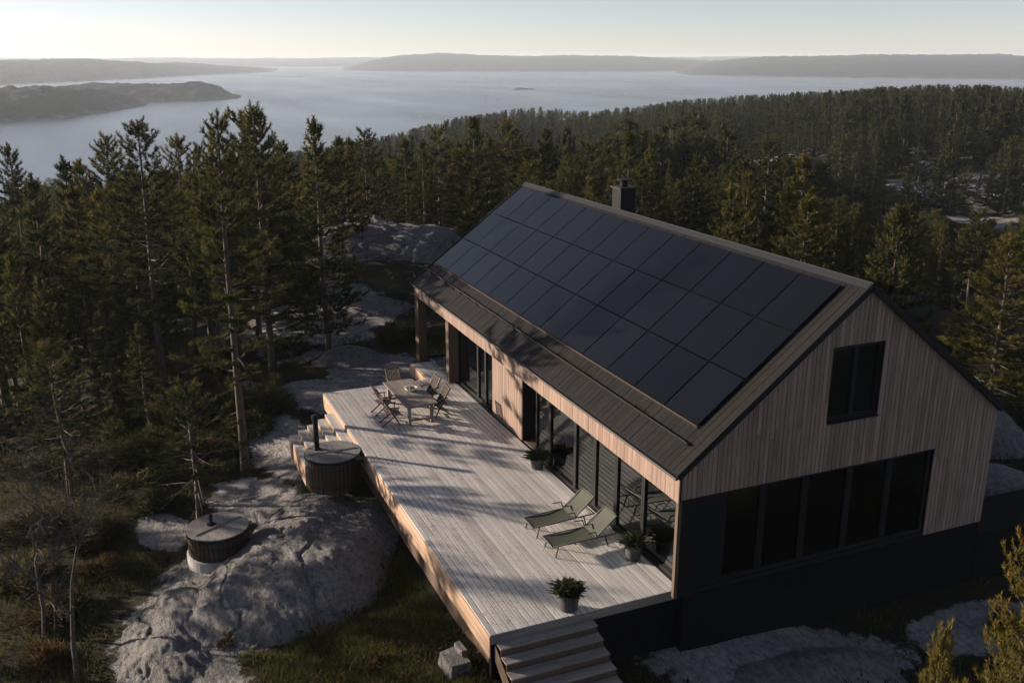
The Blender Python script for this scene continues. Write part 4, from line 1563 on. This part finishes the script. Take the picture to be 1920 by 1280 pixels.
groups = {0: ('dark pine in the shaded wood on the left, crowded by its neighbours', 'pines of the left wood'),
          1: ('dark pine in the shaded wood behind the house, crowded by its neighbours', 'pines of the wood behind the house'),
          2: ('pine on the lower slope between the house and the bay', 'pines of the slope towards the bay')}
cnt = 0
tries = 0
while cnt < 225 and tries < 9000:
    tries += 1
    u = rs.uniform(-260, 2080)
    lo = 36 if u > 640 else 39
    r = lo + (118 - lo) * rs.random() ** 1.35
    x, y = polar(u, r)
    if u > 1735 and r < 66 or inside_house(x, y) or not clear(x, y, 2.6 if r < 60 else 3.2):
        continue
    if 560 < u < 850 and r < 66:           # the open knoll
        continue
    z = gz(x, y)
    # tops stay under the skyline of the named trees
    vmin = np.interp(u, [-300, 0, 150, 300, 520, 640, 760, 1000, 1200, 1450, 1650, 1900, 2100], [330, 335, 320, 320, 315, 290, 290, 285, 290, 315, 375, 405, 410])
    hmax = top_z(vmin + rs.uniform(0, 45), r, u) - z
    H = min(rs.uniform(9., 15.), hmax)
    if H < 5.5:
        continue
    if rs.random() < .985:
        H = min(H, sun_room(x, y, z + H) - z)
        if H < 4.5:
            continue
    gi = 0 if u < 600 else (1 if r < 85 else 2)
    tree(('wood', rs.randrange(4)), x, y, H, groups[gi][0], groups[gi][1], z=z, wide=rs.uniform(.85, 1.15))
    placed.append((x, y))
    cnt += 1
print('woodland', cnt, 'trees', NTREE)

# trees outside the frame on the left, whose shade falls on deck and rock
for x, y, H in ((-15, -17.5, 8), (-10, -18.5, 6), (-40, -23, 12), (-22, -22, 9)):
    if clear(x, y, 2.):
        tree(('wood', rs.randrange(4)), x, y, H, 'dark pine in the shaded wood on the left, crowded by its neighbours', 'pines of the left wood')
        placed.append((x, y))

# ------------------------------------------------------------------ the far wood: too many to count
pts, hs_, ks = [], [], []
q = np.random.default_rng(5)
N = 15000
uu = q.uniform(-500, 2450, N)
rr_ = np.exp(q.uniform(np.log(112), np.log(850), N))
for u, r in zip(uu, rr_):
    pts.append(polar(u, r))
pts = np.array(pts)
zz = ground0(pts[:, 0], pts[:, 1])
rk = rockmask(pts[:, 0], pts[:, 1])
keep = (zz > SEA + .8) & (q.random(N) > rk * 1.1)
cl = fbm(pts[:, 0], pts[:, 1], 61, 4, .03)
keep &= (q.random(N) < .62 + .6 * cl)
siz = np.clip(q.normal(.92, .2, N) + cl * .25, .45, 1.5) * np.where(rk > .05, .55, 1)
sky_v = np.interp(uu, [-500, 300, 600, 700, 760, 850, 950, 1000, 1100, 1200, 1300, 1400, 1500, 1600, 1700, 1800, 1920, 2450],
                  [300, 290, 262, 246, 233, 212, 198, 193, 200, 190, 178, 170, 165, 160, 152, 149, 152, 160]) + q.exponential(5., N)
sky_v = np.where((uu > 1590) & (rr_ < 150), np.maximum(sky_v, 372 + q.exponential(14., N)), sky_v)
sky_v = np.where((uu > 1380) & (uu <= 1590) & (rr_ < 192), np.maximum(sky_v, 285 + q.exponential(12., N)), sky_v)
siz = np.minimum(siz, (CAM[2] - (sky_v - 106) / F_PX * rr_ - zz) / 10.)
keep &= siz > .4
pts, zz, cl, siz = pts[keep], zz[keep], cl[keep], siz[keep]
print('far trees', len(pts))
V = np.stack([pts[:, 0], pts[:, 1], zz - .2], -1)
me = bpy.data.meshes.new('far_forest')
me.vertices.add(len(V))
me.vertices.foreach_set('co', V.astype(np.float32).ravel())
a = me.attributes.new('size', 'FLOAT', 'POINT')
a.data.foreach_set('value', siz.astype(np.float32))
a = me.attributes.new('turn', 'FLOAT', 'POINT')
a.data.foreach_set('value', q.uniform(0, 6.28, len(V)).astype(np.float32))
a = me.attributes.new('which', 'INT', 'POINT')
a.data.foreach_set('value', q.integers(0, 3, len(V)).astype(np.int32))
ff = link('far_forest', me)
tag(ff, kind='stuff')
srcs = []
for i in range(3):
    bm_, cm, h0 = PROTO[('far', i)]
    ng_me = bpy.data.meshes.new('far_pine')
    vb = np.array([v.co for v in bm_.vertices])
    fb_ = [tuple(p.vertices) for p in bm_.polygons]
    nv = len(cm.vertices)
    vc = np.empty(nv * 3, np.float32)
    cm.vertices.foreach_get('co', vc)
    vc = vc.reshape(-1, 3)
    tn = np.empty(nv, np.float32)
    cm.attributes['tone'].data.foreach_get('value', tn)
    F = [tuple(p.vertices) for p in cm.polygons] + [tuple(j + nv for j in f) for f in fb_]
    ng_me.from_pydata(np.concatenate([vc, vb]).tolist(), [], F)
    ng_me.materials.append(MATS['far_needles'])
    ng_me.materials.append(MATS['bark'])
    ng_me.polygons.foreach_set('material_index', [0] * len(cm.polygons) + [1] * len(fb_))
    at = ng_me.attributes.new('tone', 'FLOAT', 'POINT')
    at.data.foreach_set('value', np.concatenate([tn, np.zeros(len(vb))]).astype(np.float32))
    ng_me.update()
    o = bpy.data.objects.new('far_pine', ng_me)     # a source only: never linked to the scene
    srcs.append(o)
ng = bpy.data.node_groups.new('scatter', 'GeometryNodeTree')
ng.interface.new_socket('Geometry', in_out='INPUT', socket_type='NodeSocketGeometry')
ng.interface.new_socket('Geometry', in_out='OUTPUT', socket_type='NodeSocketGeometry')
gi_, go_ = ng.nodes.new('NodeGroupInput'), ng.nodes.new('NodeGroupOutput')
m2p = ng.nodes.new('GeometryNodeMeshToPoints')
ng.links.new(gi_.outputs[0], m2p.inputs['Mesh'])
g2i = ng.nodes.new('GeometryNodeGeometryToInstance')
for o in srcs[::-1]:
    oi = ng.nodes.new('GeometryNodeObjectInfo')
    oi.inputs['Object'].default_value = o
    ng.links.new(oi.outputs['Geometry'], g2i.inputs[0])
iop = ng.nodes.new('GeometryNodeInstanceOnPoints')
iop.inputs['Pick Instance'].default_value = True


def named(nm, typ):
    n_ = ng.nodes.new('GeometryNodeInputNamedAttribute')
    n_.data_type = typ
    n_.inputs['Name'].default_value = nm
    return n_.outputs['Attribute']


cx_ = ng.nodes.new('ShaderNodeCombineXYZ')
ng.links.new(named('turn', 'FLOAT'), cx_.inputs[2])
ng.links.new(m2p.outputs[0], iop.inputs['Points'])
ng.links.new(g2i.outputs[0], iop.inputs['Instance'])
ng.links.new(named('which', 'INT'), iop.inputs['Instance Index'])
ng.links.new(cx_.outputs[0], iop.inputs['Rotation'])
ng.links.new(named('size', 'FLOAT'), iop.inputs['Scale'])
ng.links.new(iop.outputs[0], go_.inputs[0])
md = ff.modifiers.new('scatter', 'NODES')
md.node_group = ng


# ------------------------------------------------------------------ undergrowth
def blades(x, y, z, n_per, h, wd, seed, spreadr=.12):
    q = np.random.default_rng(seed)
    n = len(x)
    b0 = np.repeat(np.stack([x, y, z], -1), n_per, 0)
    m_ = n * n_per
    b0[:, :2] += q.normal(0, spreadr, (m_, 2))
    a = q.uniform(0, 6.28, m_)
    hh = np.repeat(h, n_per) * q.uniform(.5, 1.2, m_)
    ln = q.uniform(.25, .9, m_)
    tip = b0 + np.stack([np.cos(a) * ln * hh, np.sin(a) * ln * hh, hh], -1)
    s_ = np.stack([-np.sin(a), np.cos(a), np.zeros(m_)], -1) * wd
    b0[:, 2] -= .03
    V = np.stack([b0 - s_, b0 + s_, tip], 1).reshape(-1, 3)
    tn = np.repeat(np.clip(np.repeat(q.random(n), n_per) * .7 + q.uniform(0, .3, m_), 0, 1), 3)
    return V, np.arange(m_ * 3).reshape(-1, 3), tn


def scatter(n, xr, yr, seed, thr, avoid_house=True):
    q = np.random.default_rng(seed)
    x, y = q.uniform(*xr, n), q.uniform(*yr, n)
    k = rockmask(x, y) + fbm(x, y, 13, 4, 1.1) * .45 < thr
    inh = (x > -19.6) & (x < .1) & (y > -4.5) & (y < W_)
    d1 = ((x + 8.3) * math.cos(-.62) + (y + 6.7) * math.sin(-.62)) / 3.3
    d2 = (-(x + 8.3) * math.sin(-.62) + (y + 6.7) * math.cos(-.62)) / 2.2
    k &= ~inh & (np.hypot(d1, d2) > 1.)
    tub = (np.hypot(x + 10.1, y + 9.15) > 1.15) & (np.hypot(x + 11.5, y + 5.4) > 1.1) & ~((x > -15.8) & (x < -12.3) & (y > -6.3) & (y < -4.4)) & ~((x > -.3) & (x < 2) & (y > -4.5) & (y < -1.9))
    return x[k & tub], y[k & tub]


x, y = scatter(15000, (-24, 6), (-19, 17), 301, .28)
z = ground0(x, y)
cl = fbm(x, y, 17, 4, .45)
kk = cl > -.15
V, T, tn = blades(x[kk], y[kk], z[kk], 9, .20 + .12 * np.clip(cl[kk], 0, 1), .012, 302)
x, y = scatter(9000, (-8.5, 1.5), (-12, -4.5), 303, .42)
z = ground0(x, y)
V2, T2, tn2 = blades(x, y, z, 9, .13 + .10 * np.clip(fbm(x, y, 18, 3, .9), 0, 1), .011, 304)
V, T, tn = np.concatenate([V, V2]), np.concatenate([T, T2 + len(V)]), np.concatenate([tn, tn2])
tag(link('grass', np_mesh('grass', V, T, 'grass_blades', tn)), kind='stuff')
x, y = scatter(9000, (-42, 8), (-22, 20), 311, .34)
z = ground0(x, y)
cl = fbm(x, y, 19, 4, .3)
kk = cl > -.02
x, y, z, cl = x[kk], y[kk], z[kk], cl[kk]
q = np.random.default_rng(312)
n_per = 26
m_ = len(x) * n_per
c0 = np.repeat(np.stack([x, y, z], -1), n_per, 0)
hgt = np.repeat(.22 + .42 * np.clip(cl, 0, 1), n_per)
dv = q.normal(size=(m_, 3))
dv[:, 2] = np.abs(dv[:, 2])
dv /= np.linalg.norm(dv, axis=1, keepdims=True)
c1 = c0 + dv * (hgt * q.uniform(.5, 1.1, m_))[:, None] * np.array([1.2, 1.2, 1.])
s1 = np.cross(dv, q.normal(size=(m_, 3)))
s1 /= np.linalg.norm(s1, axis=1, keepdims=True) + 1e-9
tp = c1 + (dv + q.normal(size=(m_, 3)) * .5) * .10
V = np.stack([c1 - s1 * .024, c1 + s1 * .024, tp], 1).reshape(-1, 3)
tn = np.repeat(np.clip(np.repeat(q.random(len(x)), n_per) * .6 + q.uniform(0, .4, m_), 0, 1), 3)
tag(link('heather', np_mesh('heather', V, np.arange(m_ * 3).reshape(-1, 3), 'heather', tn)), kind='stuff')
print('grass/heather', len(T), m_)


# shrubs that can be told apart
def shrub_mesh(seed, n=900):
    q = np.random.default_rng(seed)
    d = q.normal(size=(n, 3))
    d[:, 2] = np.abs(d[:, 2])
    d /= np.linalg.norm(d, axis=1, keepdims=True)
    r = q.uniform(.45, 1., n) ** .6 * (1 + .35 * np.sin(3 * np.arctan2(d[:, 1], d[:, 0]) + seed) * d[:, 2])
    c = d * r[:, None]
    tip = c + (d + q.normal(size=(n, 3)) * .55 + np.array([0, 0, .3])) * .2
    s_ = np.cross(d, q.normal(size=(n, 3)))
    s_ /= np.linalg.norm(s_, axis=1, keepdims=True)
    V = np.stack([c - s_ * .035, c + s_ * .035, tip], 1).reshape(-1, 3)
    return V, np.arange(n * 3).reshape(-1, 3), np.repeat(np.clip(.25 + .5 * c[:, 2] + q.uniform(-.25, .25, n), 0, 1), 3)


SH = []
for i in range(4):
    V, T, tn = shrub_mesh(40 + i, 1500)
    SH.append(np_mesh('foliage', V, T, ('needles', 'heather')[i % 2], tn))
shr = [(-19.6, -6.8, 1.1, 0), (-20.8, -6.0, 1.3, 2), (-22.2, -7.0, 1.2, 0), (-18.6, -8.6, .9, 1), (-15.0, -10.8, .8, 2), (-16.8, -11.2, 1., 0), (-13.6, -12.6, .8, 1),
       (-15.6, -14.4, 1., 0), (-11.4, -12.4, .7, 3), (-9.6, -13.6, .8, 1), (-20, -10.6, 1.2, 2), (-23, -9.6, 1.1, 0), (-24.5, -11.6, 1.2, 2), (-7.4, -13.8, .7, 3), (-26.6, 1.4, 1., 0), (-22.4, 3.0, 1.1, 2),
       (-24.6, 4.6, 1.2, 0), (-28, -3.9, 1.1, 2), (-29.5, -6.6, 1.2, 0), (-2.6, -6.4, .45, 1), (-5.6, -9.4, .35, 3), (-3.0, -9.4, .5, 1), (2.0, 9.0, .6, 0), (2.7, 1.2, .45, 3), (-21, 1.2, .9, 0), (-12.2, -14.6, .9, 0)]
for i, (x, y, s_, k) in enumerate(shr):
    near_left = x < -11
    o = link('shrub', SH[k], None, (x, y, gz(x, y) - .1))
    o.scale = (s_ * rnd.uniform(.85, 1.2), s_ * rnd.uniform(.85, 1.2), s_ * rnd.uniform(.6, .85))
    o.rotation_euler = (0, 0, rnd.uniform(0, 6.28))
    own = {4: 'low dark shrub between the young pine and the left edge wood', 19: 'low brown heath shrub in the grass close to the deck side', 22: 'small dark shrub in front of the dark plinth at the right',
           23: 'low brown shrub on the ground beside the foot of the near stairs', 14: 'dark shrub behind the flat rock slab beyond the deck', 24: 'dark shrub by the porch post at the far end of the deck',
           0: 'round dark shrub between the tall bare trunk and the far deck corner'}.get(i)
    tag(o, own or ('dark low shrub among the trees beyond the hot tubs' if near_left else 'low brown heath shrub beside the bare rock'), 'shrub', 'shrubs under the pines' if near_left else 'shrubs round the rock')


# leafless trees at the lower left
def bare_tree(x, y, H, label, seed, lean=(0, 0)):
    pr_ = random.Random(seed)
    t_ = thing('bare_tree', (x, y, gz(x, y) - .05), label, 'tree')
    tr_, tw_ = B(), B()
    tips = []

    def grow(p, d, L, r, lev):
        n = 4
        pts, rads = [p], [r]
        for i in range(n):
            d = (d + Vector((pr_.uniform(-.16, .16), pr_.uniform(-.16, .16), pr_.uniform(-.02, .14)))).normalized()
            p = p + d * L / n
            pts.append(p)
            rads.append(r * (1 - .6 * (i + 1) / n))
            if lev < 4 and (lev > 0 or i >= 1):
                for _ in range(pr_.choice((1, 2, 2)) if lev < 3 else 2):
                    a = pr_.uniform(0, 6.28)
                    s_ = d.orthogonal().normalized()
                    s_ = s_ * math.cos(a) + d.cross(s_) * math.sin(a)
                    ang_ = pr_.uniform(.45, .9)
                    grow(p, d * math.cos(ang_) + s_ * math.sin(ang_), L * pr_.uniform(.42, .66), rads[-1] * .74, lev + 1)
        (tr_ if lev < 1 else tw_).tube(pts, rads, 6 if lev < 1 else 3, False)
        if lev >= 3:
            tips.append((p, d))
    grow(Vector((0, 0, 0)), Vector((lean[0], lean[1], 1)).normalized(), H * .72, .010 * H + .014, 0)
    tr_.out('trunk', 'birch_bark', t_, True)
    tw_.out('branches', 'birch_bark', t_)
    q = np.random.default_rng(seed)
    P = np.array([p for p, d in tips])
    P = P[q.random(len(P)) < .16]
    n = len(P)
    s_ = q.normal(size=(n, 3)) * .03
    V = np.stack([P, P + s_, P + q.normal(size=(n, 3)) * .035 - np.array([0, 0, .02])], 1).reshape(-1, 3)
    link('dry_leaves', np_mesh('dry_leaves', V, np.arange(n * 3).reshape(-1, 3), 'dry_leaves', np.repeat(q.random(n), 3)), t_)
    print('bare', n, len(tw_.F))


bare_tree(-6.2, -13.05, 5.4, 'leafless grey tree with fine twigs at the lower left corner', 5, (-.05, -.05))
bare_tree(-8.6, -13.9, 4.4, 'second leafless sapling half hidden at the left edge', 8, (-.1, -.05))
